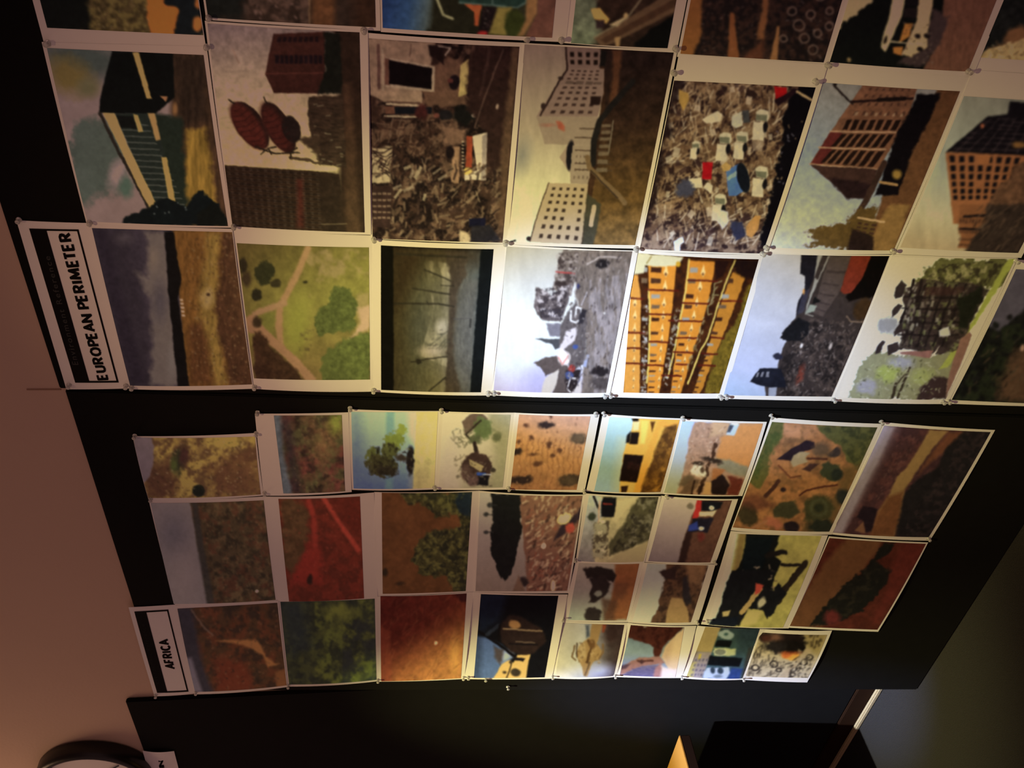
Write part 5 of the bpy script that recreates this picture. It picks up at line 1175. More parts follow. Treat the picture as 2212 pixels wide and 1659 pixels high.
# ------------------------------------------------------------------ the pinned sheets
# (short name, label, paper outline, picture outline, painter, white of the paper as photographed there)
# outlines run clockwise from the upper left as the photo shows them, in photo pixels;
# two points only = the lower edge of a sheet that runs out of the top of the photo
EU, AF = 'prints pinned under the European perimeter heading', 'prints pinned under the Africa heading'
SHEETS = [
    ('orange and black print', 'print of dark trees with an orange shape, in the topmost row at far left', [(97, 98), (446, 106)], [(103, 59), (440, 75)], pic_black_orange, (127, 99, 88), EU),
    ('dusky post print', 'dark brown dusk print with one pale upright post, in the topmost row', [(446, 42), (822, 66)], [(450, 37), (812, 58)], pic_dusk_post, (135, 106, 86), EU),
    ('blue sky print', 'print of blue sky with an orange hook before dark machinery', [(823, 68), (1222, 90)], [(827, 59), (1192, 80)], pic_blue_sky_machine, (140, 111, 89), EU),
    ('plank bridge print', 'dark print of a diagonal plank bridge with a yellow scrap', [(1213, 92), (1462, 108)], [(1233, 92), (1441, 103)], pic_plank_bridge, (155, 128, 94), EU),
    ('rusty chains print', 'print of a dark heap of rusty chains and rings', [(1462, 122), (1790, 142)], [(1469, 115), (1778, 134)], pic_rusty_chains, (165, 139, 100), EU),
    ('burnt van print', 'print of a burnt white van beside black trees and brown field', [(1787, 144), (2100, 164)], [(1791, 133), (2088, 153)], pic_burnt_van, (162, 134, 93), EU),
    ('pale rock print', 'dark print with a pale rock, cut off by the upper right corner', [(2100, 156), (2400, 176)], [(2115, 123), (2395, 140)], pic_rock_dark, (155, 126, 82), EU),
    ('dark-roofed house print', 'print of a dark-roofed house with yellow window frames and beams', [(91, 90), (447, 99), (503, 491), (188, 483)], [(102.5, 102.5), (440.5, 117.7), (493, 487), (189.5, 477)], pic_dark_roof_house, (130, 102, 90), EU),
    ('giant cones print', 'print of two giant ribbed brown cones before red brick blocks', [(443, 44), (795, 64), (802, 506), (502, 493)], [(449, 49.4), (777, 68.4), (788, 500), (503, 487)], pic_giant_cones, (168, 134, 100), EU),
    ('ruined street print', 'print of a ruined street with a pale house and yellow banner', [(788, 70), (1134, 92), (1097, 527), (801, 515)], [(796.5, 82), (1121.8, 100), (1085, 523), (805, 514)], pic_ruined_street, (186, 158, 110), EU),
    ('white blocks print', 'print of white apartment blocks with a bent pipe over brown ground', [(1128, 92), (1463, 108), (1379, 536), (1093, 527)], [(1133, 95), (1454.7, 112.7), (1371, 528), (1095, 521)], pic_white_blocks, (192, 168, 116), EU),
    ('scrap yard print', 'print of a scrap yard with white cars, one blue car and timber', [(1466, 116), (1788, 138), (1656, 549), (1377, 541)], [(1455, 172), (1760, 187), (1646, 546), (1381.5, 536)], pic_scrap_yard, (192, 168, 118), EU),
    ('brown lattice building print', 'print of a brown building with a slanting lattice front under grey sky', [(1788, 138), (2100, 158), (1931, 548), (1656, 546)], [(1774.8, 177), (2072, 196), (1929, 540), (1663.4, 533.4)], pic_brown_lattice, (184, 158, 114), EU),
    ('orange frame building print', 'print of an unfinished orange block with a dark gridded side', [(2100, 150), (2400, 170), (2205, 556), (1932, 548)], [(2080, 206), (2362, 224), (2197.6, 545), (1943, 533)], pic_orange_frame, (172, 146, 102), EU),
    ('purple moor print', 'print of a brown moor under purple clouds beside the European heading', [(190, 483), (503, 493), (548, 838), (281, 839)], [(199.6, 491), (502, 499.8), (545, 828), (282, 831)], pic_purple_moor, (150, 118, 92), EU),
    ('aerial paths print', 'square aerial print of sandy paths through green meadow and trees', [(503, 491), (806, 508), (808, 845), (548, 839)], [(512, 523.8), (797, 533), (799.5, 818), (549.4, 815.7)], pic_aerial_paths, (212, 186, 122), EU),
    ('misty marsh print', 'print of misty marsh with leaning posts between two black bars', [(806, 516), (1095, 527), (1062, 853), (808, 845)], [(823, 528), (1066, 536), (1038.7, 845), (823.5, 840)], pic_misty_marsh, (228, 210, 146), EU),
    ('wrecked city print', 'brightly lit print of a wrecked grey city under pale blue sky', [(1093, 526), (1378, 540), (1316, 856), (1062, 852)], [(1094, 531), (1365, 541), (1308, 846), (1066, 841)], pic_wrecked_city, (240, 240, 240), EU),
    ('golden balconies print', 'print of golden yellow apartment fronts with rows of balconies', [(1377, 541), (1654, 549), (1563, 860), (1316, 857)], [(1368, 545), (1638, 558.7), (1553, 848.6), (1346, 846)], pic_golden_balconies, (236, 232, 218), EU),
    ('red boat rubble print', 'print of dark rubble with a red boat under pale blue sky', [(1650, 545), (1930, 549), (1804, 865), (1561, 860)], [(1648.6, 547), (1920, 551.6), (1795, 855), (1562.5, 852)], pic_rubble_red_boat, (218, 212, 202), EU),
    ('ruin in trees print', 'print of a burnt-out ruin among trees beside a green lawn', [(1926, 548), (2197, 556), (2046, 871), (1803, 865)], [(1924, 552), (2191, 557.5), (2040.6, 861), (1799, 856)], pic_ruin_in_trees, (208, 196, 168), EU),
    ('night hedge print', 'dark print of hedge and dusk sky, cut off by the right edge', [(2196, 560), (2465, 570), (2290, 878), (2046, 871)], [(2193, 580), (2455, 590), (2284, 872), (2054.5, 862.5)], pic_night_hedge, (182, 160, 112), EU),
    # Africa
    ('yellow scrub print', 'small print of yellow scrub hillside with one round dark bush', [(287, 941), (553, 934), (570, 1069), (322, 1080)], [(288, 943), (551.4, 940.8), (564, 1066), (321, 1073.7)], pic_yellow_scrub, (142, 110, 82), AF),
    ('red heath print', 'small print of hazy red heath with wide white margins', [(551, 892), (753, 889), (760, 1061), (570, 1069)], [(592, 895), (738.7, 894), (746, 1058.5), (613, 1062)], pic_red_heath, (150, 124, 88), AF),
    ('lone tree print', 'small print of a lone green tree between blue sky and yellow field', [(752, 883), (951, 887), (940, 1056), (760, 1057)], [(759, 888), (946, 888), (938, 1052.4), (764, 1053.7)], pic_lone_tree, (204, 188, 130), AF),
    ('thatched huts print', 'small print of two thatched huts in bush against beige sky', [(951, 887), (1113, 890), (1093, 1056), (940, 1056)], [(957, 889), (1103, 894), (1085.6, 1051), (948, 1052)], pic_thatched_huts, (226, 208, 152), AF),
    ('ploughed desert print', 'small print of orange desert lined with furrows and dotted bushes', [(1113, 890), (1295, 893), (1262, 1062), (1093, 1056)], [(1121, 893), (1275, 896.7), (1245, 1056), (1102, 1055)], pic_ploughed_desert, (228, 210, 158), AF),
    ('ochre house print', 'small print of an ochre house with a black doorway', [(1302, 893), (1474, 903), (1433, 1066), (1266, 1060)], [(1316, 899), (1467.8, 905.6), (1426, 1061), (1283, 1058.7)], pic_ochre_house, (230, 214, 168), AF),
    ('desert wreck print', 'small print of a wreck in orange desert with a pale truck', [(1474, 903), (1656, 910), (1603, 1070), (1433, 1066)], [(1473, 908), (1647.6, 913), (1594, 1067.6), (1433.7, 1062.5)], pic_desert_wreck, (218, 198, 158), AF),
    ('mud compound print', 'aerial print of a mud-walled compound with trees and dark roof', [(1665, 900), (1906, 914), (1796, 1153), (1578, 1144)], [(1666.6, 909), (1894, 921), (1790, 1146), (1581.8, 1137)], pic_mud_compound, (196, 174, 138), AF),
    ('river at dusk print', 'dark print of a tan river bending between red brown banks at dusk', [(1907, 911), (2149, 928), (2008, 1167), (1793, 1153)], [(1909, 918), (2139, 932), (2005, 1158.7), (1796, 1148.6)], pic_river_dusk, (166, 140, 110), AF),
    ('grey plain print', 'print of dark scrub plain under a grey lilac sky', [(322, 1080), (573, 1071), (601, 1295), (379, 1306)], [(326, 1085), (570, 1078.7), (595.7, 1294), (376, 1303)], pic_grey_plain, (116, 87, 76), AF),
    ('red tracks print', 'aerial print of deep red ground crossed by pale tracks', [(573, 1071), (808, 1062), (816, 1288), (601, 1296)], [(602, 1074), (778, 1068.6), (786.8, 1289), (625, 1296)], pic_red_tracks, (116, 87, 68), AF),
    ('brown shore print', 'print of bare brown ground with dark olive bushes along one side', [(808, 1062), (1036, 1059), (1023, 1277), (816, 1288)], [(824.8, 1062.5), (1019.7, 1061), (1006, 1275), (826.8, 1281)], pic_brown_shore, (126, 96, 73), AF),
    ('black heap print', 'print of a black heap behind brown rubble under grey sky', [(1036, 1059), (1262, 1067), (1228, 1280), (1023, 1278)], [(1037, 1062.5), (1257.7, 1069), (1224.8, 1274), (1027, 1275)], pic_black_heap, (146, 119, 86), AF),
    ('quarry print', 'small print of a pale quarry with a black truck on top', [(1262, 1064), (1428, 1070), (1392, 1213), (1243, 1211)], [(1272, 1067.6), (1422, 1071), (1389, 1210.6), (1247, 1209)], pic_quarry, (166, 140, 98), AF),
    ('coloured trucks print', 'small print of red and blue trucks on a brown slope', [(1428, 1070), (1594, 1077), (1545, 1217), (1392, 1213)], [(1435, 1075), (1580.5, 1079), (1533.7, 1213), (1399.5, 1210.6)], pic_coloured_trucks, (160, 133, 98), AF),
    ('tractors print', 'print of black tractors and workers on yellow ground', [(1578, 1146), (1788, 1155), (1703, 1356), (1514, 1347)], [(1586, 1151), (1774, 1156), (1690, 1353), (1526.6, 1346.6)], pic_tractors, (152, 132, 90), AF),
    ('red slope print', 'red brown print with dark bushes at the outer end of the Africa sheets', [(1790, 1157), (2004, 1170), (1896, 1363), (1702, 1354)], [(1791, 1160), (1999, 1172.6), (1894, 1358), (1705, 1350)], pic_red_slope, (128, 102, 72), AF),
    ('acacia print', 'small print of a dark flat-topped tree with animals on orange plain', [(1243, 1211), (1391, 1214), (1357, 1343), (1214, 1341)], [(1250, 1214.4), (1380.5, 1215.7), (1352, 1339), (1226.6, 1337.7)], pic_acacia_herd, (150, 125, 88), AF),
    ('brown village print', 'small print of a brown village street under grey sky', [(1391, 1214), (1545, 1218), (1506, 1348), (1357, 1343)], [(1398, 1215.7), (1530, 1219.5), (1491, 1341.5), (1366, 1340)], pic_brown_village, (164, 140, 98), AF),
    ('brown riverbed print', 'dark aerial print of a tan riverbed beside the Africa heading', [(379, 1306), (602, 1295), (622, 1482), (421, 1498)], [(383.8, 1312.4), (599.5, 1299.8), (619.7, 1478), (422, 1492)], pic_brown_riverbed, (102, 78, 64), AF),
    ('olive bush print', 'dark print of olive green bush seen from above', [(602, 1296), (816, 1288), (820, 1470), (622, 1482)], [(605.8, 1298.5), (809.6, 1291.7), (813.4, 1467), (624.8, 1477)], pic_olive_bush, (106, 82, 64), AF),
    ('red soil print', 'print of scratched red brown soil turning orange', [(816, 1287), (1023, 1277), (1003, 1465), (819, 1471)], [(822, 1286), (1008, 1279.5), (995.7, 1463), (823.5, 1470)], pic_red_soil, (130, 100, 74), AF),
    ('night works print', 'print of a black night works with yellow machine and blue sky', [(1023, 1277), (1226, 1282), (1192, 1464), (1003, 1465)], [(1038.7, 1280.8), (1205.8, 1284), (1176, 1460.5), (1023.5, 1461.8)], pic_night_works, (192, 166, 110), AF),
    ('sand vehicle print', 'small print of a sand-coloured armoured vehicle on pale ground', [(1214, 1341), (1356, 1344), (1331, 1461), (1192, 1464)], [(1215, 1344), (1348, 1348), (1325, 1458), (1200, 1459)], pic_sand_vehicle, (216, 202, 154), AF),
    ('rock arch print', 'small print of a rock arch with blue sky and cream slope', [(1356, 1344), (1504, 1350), (1472, 1463), (1331, 1461)], [(1362, 1348), (1477, 1351.6), (1458, 1460.5), (1338, 1456.7)], pic_rock_arch, (222, 208, 176), AF),
    ('blue controls print', 'small print of blue control panels with black screens and dials', [(1506, 1350), (1652, 1357), (1608, 1466), (1472, 1463)], [(1522.8, 1351.6), (1640.5, 1355.5), (1602.5, 1463), (1482, 1459)], pic_blue_controls, (222, 212, 196), AF),
    ('fire and scrap print', 'small print of orange fire and black smoke over scrap metal', [(1640, 1357), (1797, 1361), (1743, 1473), (1605, 1467)], [(1642, 1364), (1786, 1369.4), (1744, 1462), (1609, 1459)], pic_fire_and_scrap, (212, 198, 170), AF),
]

# light reaching each print in the photo, by which its ink colours were read
WHITE = {
    'orange and black print': (0.198, 0.111, 0.071),
    'dusky post print': (0.246, 0.14, 0.085),
    'blue sky print': (0.251, 0.143, 0.087),
    'plank bridge print': (0.268, 0.162, 0.092),
    'rusty chains print': (0.281, 0.179, 0.096),
    'burnt van print': (0.252, 0.158, 0.087),
    'pale rock print': (0.211, 0.125, 0.075),
    'dark-roofed house print': (0.266, 0.152, 0.091),
    'giant cones print': (0.298, 0.171, 0.1),
    'ruined street print': (0.522, 0.378, 0.168),
    'white blocks print': (0.575, 0.435, 0.185),
    'scrap yard print': (0.541, 0.411, 0.174),
    'brown lattice building print': (0.436, 0.323, 0.143),
    'orange frame building print': (0.345, 0.245, 0.115),
    'purple moor print': (0.3, 0.172, 0.101),
    'aerial paths print': (0.586, 0.426, 0.187),
    'misty marsh print': (0.888, 0.75, 0.431),
    'wrecked city print': (.95, .95, 1.0),
    'golden balconies print': (0.9, 0.92, 0.95),
    'red boat rubble print': (0.709, 0.689, 0.659),
    'ruin in trees print': (0.475, 0.383, 0.228),
    'night hedge print': (0.377, 0.277, 0.125),
    'yellow scrub print': (0.199, 0.112, 0.071),
    'red heath print': (0.267, 0.152, 0.091),
    'lone tree print': (0.427, 0.296, 0.14),
    'thatched huts print': (0.586, 0.444, 0.188),
    'ploughed desert print': (0.622, 0.484, 0.208),
    'ochre house print': (0.661, 0.577, 0.41),
    'desert wreck print': (0.613, 0.54, 0.408),
    'mud compound print': (0.452, 0.346, 0.166),
    'river at dusk print': (0.371, 0.271, 0.122),
    'grey plain print': (0.133, 0.073, 0.052),
    'red tracks print': (0.185, 0.104, 0.067),
    'brown shore print': (0.223, 0.127, 0.077),
    'black heap print': (0.255, 0.154, 0.085),
    'quarry print': (0.381, 0.27, 0.124),
    'coloured trucks print': (0.386, 0.277, 0.126),
    'tractors print': (0.305, 0.21, 0.104),
    'red slope print': (0.32, 0.227, 0.111),
    'acacia print': (0.24, 0.147, 0.081),
    'brown village print': (0.3, 0.204, 0.104),
    'brown riverbed print': (0.145, 0.081, 0.051),
    'olive bush print': (0.155, 0.087, 0.051),
    'red soil print': (0.232, 0.154, 0.078),
    'night works print': (0.537, 0.426, 0.188),
    'sand vehicle print': (.76, .66, .34),
    'rock arch print': (.72, .62, .40),
    'blue controls print': (.70, .62, .42),
    'fire and scrap print': (.68, .60, .42),
}


def full_quad(q, length=.297):
    """board points of a four-cornered outline; a two-point outline runs on to the right of the wall"""
    if len(q) == 4:
        return np.array([board(*p) for p in q])
    bl, br = board(*q[0]), board(*q[1])
    return np.array([bl + (length, 0, 0), br + (length, 0, 0), br, bl])


def bilinear(Q, s_, t_):
    s_, t_ = np.asarray(s_)[..., None], np.asarray(t_)[..., None]
    return (Q[0] * (1 - s_) + Q[1] * s_) * (1 - t_) + (Q[3] * (1 - s_) + Q[2] * s_) * t_


class Sheet:
    """a sheet of paper on the board: knows how far each point of it lifts off"""

    def __init__(self, Q, layer, rs, amp=1.0):
        self.Q = Q
        A = np.c_[Q[:, 0], Q[:, 2], np.ones(4)]
        self.k = np.linalg.lstsq(A, np.array([[0, 0], [1, 0], [1, 1], [0, 1.]]), rcond=None)[0]
        self.a = rs.uniform(.0006, .0042, 4) * amp
        self.base = .0009 + layer

    def lift(self, B):
        st = np.c_[B[..., 0].ravel(), B[..., 2].ravel(), np.ones(B[..., 0].size)] @ self.k
        s_, t_ = np.clip(st[:, 0], 0, 1), np.clip(st[:, 1], 0, 1)
        a = self.a
        d_ = 4 * s_ * (1 - s_) * (a[0] * (1 - t_) ** 2 + a[1] * t_ ** 2) + 4 * t_ * (1 - t_) * (a[2] * (1 - s_) ** 2 + a[3] * s_ ** 2)
        return (self.base + d_).reshape(B[..., 0].shape)

    def place(self, B, extra=0.0):
        B = np.array(B, float)
        B[..., 1] = -self.lift(B) - extra
        return b2w(B)


def grid_faces(nu, nv):
    i = np.arange(nu * (nv + 1)).reshape(nv + 1, nu) if False else None
    a_ = (np.arange(nv)[:, None] * (nu + 1) + np.arange(nu)[None, :]).ravel()
    return np.stack([a_, a_ + nu + 1, a_ + nu + 2, a_ + 1], 1)


def fast_mesh(name, V, Fq, material, colors=None):
    me = bpy.data.meshes.new(name)
    me.vertices.add(len(V))
    me.vertices.foreach_set('co', np.asarray(V, np.float32).ravel())
    me.loops.add(Fq.size)
    me.loops.foreach_set('vertex_index', Fq.ravel().astype(np.int32))
    me.polygons.add(len(Fq))
    me.polygons.foreach_set('loop_start', np.arange(0, Fq.size, 4, dtype=np.int32))
    me.update(calc_edges=True)
    me.polygons.foreach_set('use_smooth', np.ones(len(Fq), bool))
    me.materials.append(M[material])
    if colors is not None:
        at = me.color_attributes.new('ink', 'FLOAT_COLOR', 'POINT')
        at.data.foreach_set('color', np.c_[colors, np.ones(len(colors))].astype(np.float32).ravel())
    me.validate()
    return me


def make_paper(name, sh, label, cat, group, n=12):
    t_, s_ = np.meshgrid(np.linspace(0, 1, n + 1), np.linspace(0, 1, n + 1), indexing='ij')
    W_ = sh.place(bilinear(sh.Q, s_.ravel(), t_.ravel()))
    base = W_.mean(0)
    ring_ = [i for i in range(n)] + [i * (n + 1) + n for i in range(n)] + [n * (n + 1) + n - i for i in range(n)] + [(n - i) * (n + 1) for i in range(n)]
    back = W_[ring_] + np.array([0, .0004, 0])
    V = np.r_[W_, W_[ring_], back] - base
    m_ = len(ring_)
    o_ = len(W_)
    sk_ = np.array([(o_ + i, o_ + (i + 1) % m_, o_ + m_ + (i + 1) % m_, o_ + m_ + i) for i in range(m_)])
    ob = bpy.data.objects.new(name, fast_mesh(name, V, np.r_[grid_faces(n, n), sk_], 'paper'))
    COL.objects.link(ob)
    ob.location = base
    ob['_base'] = 0
    del ob['_base']
    tag(ob, label, cat, group)
    return ob, base


STEP = 1.75
rs0 = np.random.RandomState(11)
CORNERS = []
for idx, (short, label, pq, iq, paint, white, grp) in enumerate(SHEETS):
    PQ = full_quad(pq)
    sh = Sheet(PQ, (idx % 3) * .0005 + idx * .00001, rs0)
    root, base = make_paper('photo_print', sh, label, 'photo print', grp)
    IQ = full_quad(iq, .285)
    ex, ey = to_px(IQ)
    w_ = max(math.hypot(ex[1] - ex[0], ey[1] - ey[0]), math.hypot(ex[2] - ex[3], ey[2] - ey[3]))
    h_ = max(math.hypot(ex[3] - ex[0], ey[3] - ey[0]), math.hypot(ex[2] - ex[1], ey[2] - ey[1]))
    step = STEP if len(pq) == 4 and max(ex) < 2300 else STEP * 1.6
    nu, nv = int(w_ / step), int(h_ / step)
    t_, s_ = np.meshgrid(np.linspace(0, 1, nv + 1), np.linspace(0, 1, nu + 1), indexing='ij')
    B = bilinear(IQ, s_.ravel(), t_.ravel())
    X, Y = to_px(B)
    P = Painter(X, Y, idx * 31 + 5)
    paint(P)
    clean = P.C.copy()
    P.F((0, 0, 1)).n(.16, 6).n(.10, 18)
    tone_ = (clean @ np.array([.3, .6, .1])) / (np.dot(white, [.3, .6, .1]))
    keep = np.clip(1.15 - 1.2 * tone_, .12, 1)[:, None]      # grain shows in the dark inks, skies stay smooth
    P.C = clean * (1 - keep) + P.C * keep
    G = P.C.reshape(nv + 1, nu + 1, 3)
    for ax_ in (0, 1):
        lo_i, hi_i = np.roll(G, 1, ax_), np.roll(G, -1, ax_)
        sl = [slice(None)] * 3
        sl[ax_] = 0
        lo_i[tuple(sl)] = G[tuple(sl)]
        sl[ax_] = -1
        hi_i[tuple(sl)] = G[tuple(sl)]
        G = G * .5 + (lo_i + hi_i) * .25
    P.C = G.reshape(-1, 3)
    ink = np.clip(lin(np.clip(P.C, 0, 255)) / (np.array(WHITE[short]) + (0, .003, .020)), 0, 1.06) ** 1.12 * .84
    grey = ink @ np.array([.3, .6, .1])
    pale = .0 if short in ('golden balconies print', 'ochre house print', 'scrap yard print') else .14
    alb = np.clip(ink * (1 - pale) + grey[:, None] * pale, .004, .88)
    me = fast_mesh('printed_picture', sh.place(B, .0003) - base, grid_faces(nu, nv), 'print', alb)
    ob = bpy.data.objects.new('printed_picture', me)
    COL.objects.link(ob)
    ob.parent = root
    px_, py_ = to_px(PQ)
    CORNERS.append((short, list(zip(px_, py_))))


# ------------------------------------------------------------------ lettering
def text_shape(s_, bold=0.0, space=1.0):
    cu = bpy.data.curves.new('lettering', 'FONT')
    cu.body = s_
    cu.offset = bold
    cu.space_character = space
    cu.resolution_u = 4
    ob = bpy.data.objects.new('lettering', cu)
    COL.objects.link(ob)
    bpy.context.view_layer.update()
    me = bpy.data.meshes.new_from_object(ob.evaluated_get(bpy.context.evaluated_depsgraph_get()))
    V = np.array([v_.co[:2] for v_ in me.vertices])
    Fs = [tuple(p_.vertices) for p_ in me.polygons]
    bpy.data.objects.remove(ob)
    bpy.data.curves.remove(cu)
    bpy.data.meshes.remove(me)
    lo, hi = V.min(0), V.max(0)
    return (V - lo) / (hi - lo), Fs


# bold condensed capitals drawn as strokes: width, polylines in cap-height units
CAPS = {'E': (.42, [[(.40, 0), (0, 0), (0, 1), (.40, 1)], [(0, .52), (.35, .52)]]),
        'U': (.50, [[(0, 1), (0, .25), (.08, .06), (.25, 0), (.42, .06), (.50, .25), (.50, 1)]]),
        'R': (.48, [[(0, 0), (0, 1), (.28, 1), (.42, .90), (.44, .74), (.38, .58), (.26, .50), (0, .50)], [(.22, .50), (.48, 0)]]),
        'O': (.62, [[(.31, 0), (.10, .10), (0, .36), (0, .64), (.10, .90), (.31, 1), (.52, .90), (.62, .64), (.62, .36), (.52, .10), (.31, 0)]]),
        'P': (.44, [[(0, 0), (0, 1), (.28, 1), (.42, .88), (.44, .72), (.38, .55), (.26, .47), (0, .47)]]),
        'A': (.60, [[(0, 0), (.30, 1), (.60, 0)], [(.12, .32), (.48, .32)]]),
        'N': (.54, [[(0, 0), (0, 1), (.54, 0), (.54, 1)]]),
        'I': (.02, [[(.01, 0), (.01, 1)]]),
        'M': (.72, [[(0, 0), (.07, 1), (.36, .16), (.65, 1), (.72, 0)]]),
        'T': (.50, [[(0, 1), (.50, 1)], [(.25, 1), (.25, 0)]]),
        'F': (.40, [[(0, 0), (0, 1), (.40, 1)], [(0, .50), (.34, .50)]]),
        'C': (.52, [[(.52, .86), (.32, 1), (.10, .90), (0, .64), (0, .36), (.10, .10), (.32, 0), (.52, .14)]])}


def stroke_shape(s_, wd=.245, gap=.30):
    V, Fs, x0 = [], [], 0.0
    for ch in s_:
        if ch == ' ':
            x0 += .34
            continue
        if ch in 'AT' and x0:
            x0 -= .075 if ch == 'A' else .16
        w_, lines = CAPS[ch]
        for ln in lines:
            for (ax, ay), (bx_, by_) in zip(ln[:-1], ln[1:]):
                dx, dy = bx_ - ax, by_ - ay
                L_ = math.hypot(dx, dy)
                nx, ny = -dy / L_ * wd / 2, dx / L_ * wd / 2
                k = len(V)
                V += [(x0 + ax + nx, ay + ny), (x0 + bx_ + nx, by_ + ny), (x0 + bx_ - nx, by_ - ny), (x0 + ax - nx, ay - ny)]
                Fs.append((k, k + 1, k + 2, k + 3))
            for ax, ay in ln[1:-1]:
                k = len(V)
                V += [(x0 + ax + wd / 2 * math.cos(i * math.pi / 4 + math.pi / 8) * 1.05, ay + wd / 2 * math.sin(i * math.pi / 4 + math.pi / 8) * 1.05) for i in range(8)]
                Fs.append(tuple(range(k, k + 8)))
        x0 += w_ + gap - (.075 if ch in 'ATP' else 0)
    V = np.array(V)
    lo, hi = V.min(0), V.max(0)
    return (V - lo) / (hi - lo), Fs


def flat_part(name, sh, base, V2, Fs, quad, material, parent, extra):
    """V2 in 0..1 (reading direction, cap height); quad = baseline start, baseline end, top end, top start"""
    Q = np.array([board(*p) for p in quad])
    B = bilinear(np.array([Q[0], Q[1], Q[2], Q[3]]), V2[:, 0], V2[:, 1])
    return mesh_obj(name, sh.place(B, extra) - base, Fs, material, parent)


UNIT = (np.array([[0, 0], [1, 0], [1, 1], [0, 1.]]), [(0, 1, 2, 3)])


def strip_uv(n=10):
    V = [(i / n, j) for j in (0, 1) for i in range(n + 1)]
    return np.array(V, float), [(i, i + 1, n + 2 + i, n + 1 + i) for i in range(n)]


def heading(short, label, paper, frame, band_in, band_end, line, words, wq, eyebrow, eq, tone):
    sh = Sheet(np.array([board(*p) for p in paper]), .0003, rs0, .6)
    root, base = make_paper('heading_sheet', sh, label, 'heading sheet', 'heading sheets')
    tl, tr, br, bl = [np.array(p, float) for p in frame]
    bi, be = np.array(band_in, float), np.array(band_end, float)
    V, Fs = strip_uv()
    # reading direction runs from the lower end of the photo upward
    flat_part('heading_band', sh, base, V, Fs, [be, bi, tl, bl], 'ink', root, .0004)
    fr = flat_part('heading_frame', sh, base, V, Fs, [br, tr, tr + (tr - br) * 0 - (tr - tl) / np.linalg.norm(tr - tl) * line, br - (br - bl) / np.linalg.norm(br - bl) * line], 'ink', root, .0004)
    up = (tl - bl) / np.linalg.norm(tl - bl) * line
    flat_part('heading_frame', sh, base, V, Fs, [tr, tl, tl - up, tr - up], 'ink', root, .0005)
    flat_part('heading_frame', sh, base, V, Fs, [br + up, bl + up, bl, br], 'ink', root, .0005)
    V, Fs = stroke_shape(words)
    lt = flat_part('heading_lettering', sh, base, V, Fs, wq, 'ink', root, .0006)
    lt['label'] = 'bold black capitals reading ' + words
    V, Fs = text_shape(eyebrow, .004, 1.25)
    e_ = flat_part('band_lettering', sh, base, V, Fs, eq, tone, root, .0007)
    e_['label'] = 'faint grey lettering on the black band'
    CORNERS.append((short, paper))


heading('European heading sheet', 'white sheet headed European perimeter at the end of the prints',
        [(36, 475), (189, 481), (280, 838), (144, 840)],
        [(64, 492), (170.7, 494), (257.5, 824.6), (163.4, 825)], (101, 493), (195, 825), 4.2,
        'EUROPEAN PERIMETER', [(236, 819), (153.5, 500), (125.5, 502), (212, 820)],
        'Environment Reference', [(171, 786), (109, 551), (97, 552), (158, 786)], 'grey_ink')
heading('Africa heading sheet', 'white sheet headed Africa at the end of the smaller prints',
        [(278, 1311), (380, 1305), (422, 1497), (334, 1503)],
        [(290.6, 1319.5), (364, 1315), (408, 1492), (340, 1494.7)], (316, 1318), (362.8, 1494), 3.4,
        'AFRICA', [(380.5, 1443), (364.5, 1377), (342.5, 1380), (358.5, 1442)],
        'Environment Reference', [(345, 1474), (313, 1346), (305, 1347), (336, 1474)], 'dim_ink')

# the small curled notice under the clock side
NQ = [(308, 1621), (376, 1622), (398, 1706), (332, 1706)]
nw = np.array([hit_y(*p, -.0135) for p in NQ])
n = 10
V, top = [], []
for i in range(n + 1):
    t = i / n
    for j in range(n + 1):
        s_ = j / n
        p = (nw[0] * (1 - s_) + nw[1] * s_) * (1 - t) + (nw[3] * (1 - s_) + nw[2] * s_) * t
        V.append(p + np.array([.004 * math.sin(math.pi * s_) * (1 - t) ** 2, -.0006 - .006 * math.sin(math.pi * s_) * (1 - t) ** 2, 0]))
V = np.array(V)
nb = V.mean(0)
no = bpy.data.objects.new('wall_notice', fast_mesh('wall_notice', V - nb, grid_faces(n, n), 'paper'))
COL.objects.link(no)
no.location = nb
tag(no, 'small curled white notice with black letters beside the clock', 'notice')
tv, tf = stroke_shape('ION')
tq = np.array([hit_y(*p, -.0135) for p in [(364, 1684), (352.5, 1636), (341, 1637), (351, 1684)]])
tvv = bilinear(tq, tv[:, 0], tv[:, 1]) + np.array([0, -.0042, 0])
lo_ = mesh_obj('notice_lettering', tvv - nb, tf, 'ink', no)


# ------------------------------------------------------------------ clear push pins
PINS = [(98, 97), (444, 105), (448, 42), (784, 68), (1137, 88), (1213, 90), (1460, 108), (1456, 160), (1790, 144), (1763, 178), (2095, 157),
        (37, 479), (190, 485), (503, 493), (806, 521), (1092, 528), (1375, 542), (1656, 538), (1648, 552), (1930, 546), (2198, 567),
        (146, 837), (269, 838), (282, 841), (548, 841), (806, 847), (1054, 853), (1066, 852), (1305, 859), (1318, 857), (1556, 862), (1569, 860),
        (1802, 868), (2039, 872), (2051, 871),
        (289, 946), (323, 1083), (552, 940), (555, 896), (755, 886), (953, 890), (1288, 898), (1304, 897), (1476, 907), (1667, 902), (1906, 915),
        (570, 1069), (938, 1057), (1098, 1059), (1262, 1064), (1441, 1076), (1243, 1213), (1545, 1218), (1216, 1342), (1506, 1347), (1528, 1344),
        (2008, 1168), (422, 1500), (334, 1507), (622, 1486), (816, 1474), (1001, 1468), (1011, 1467), (1049, 1471), (1193, 1466), (1329, 1464),
        (1473, 1466), (1606, 1471), (1097, 1489)]
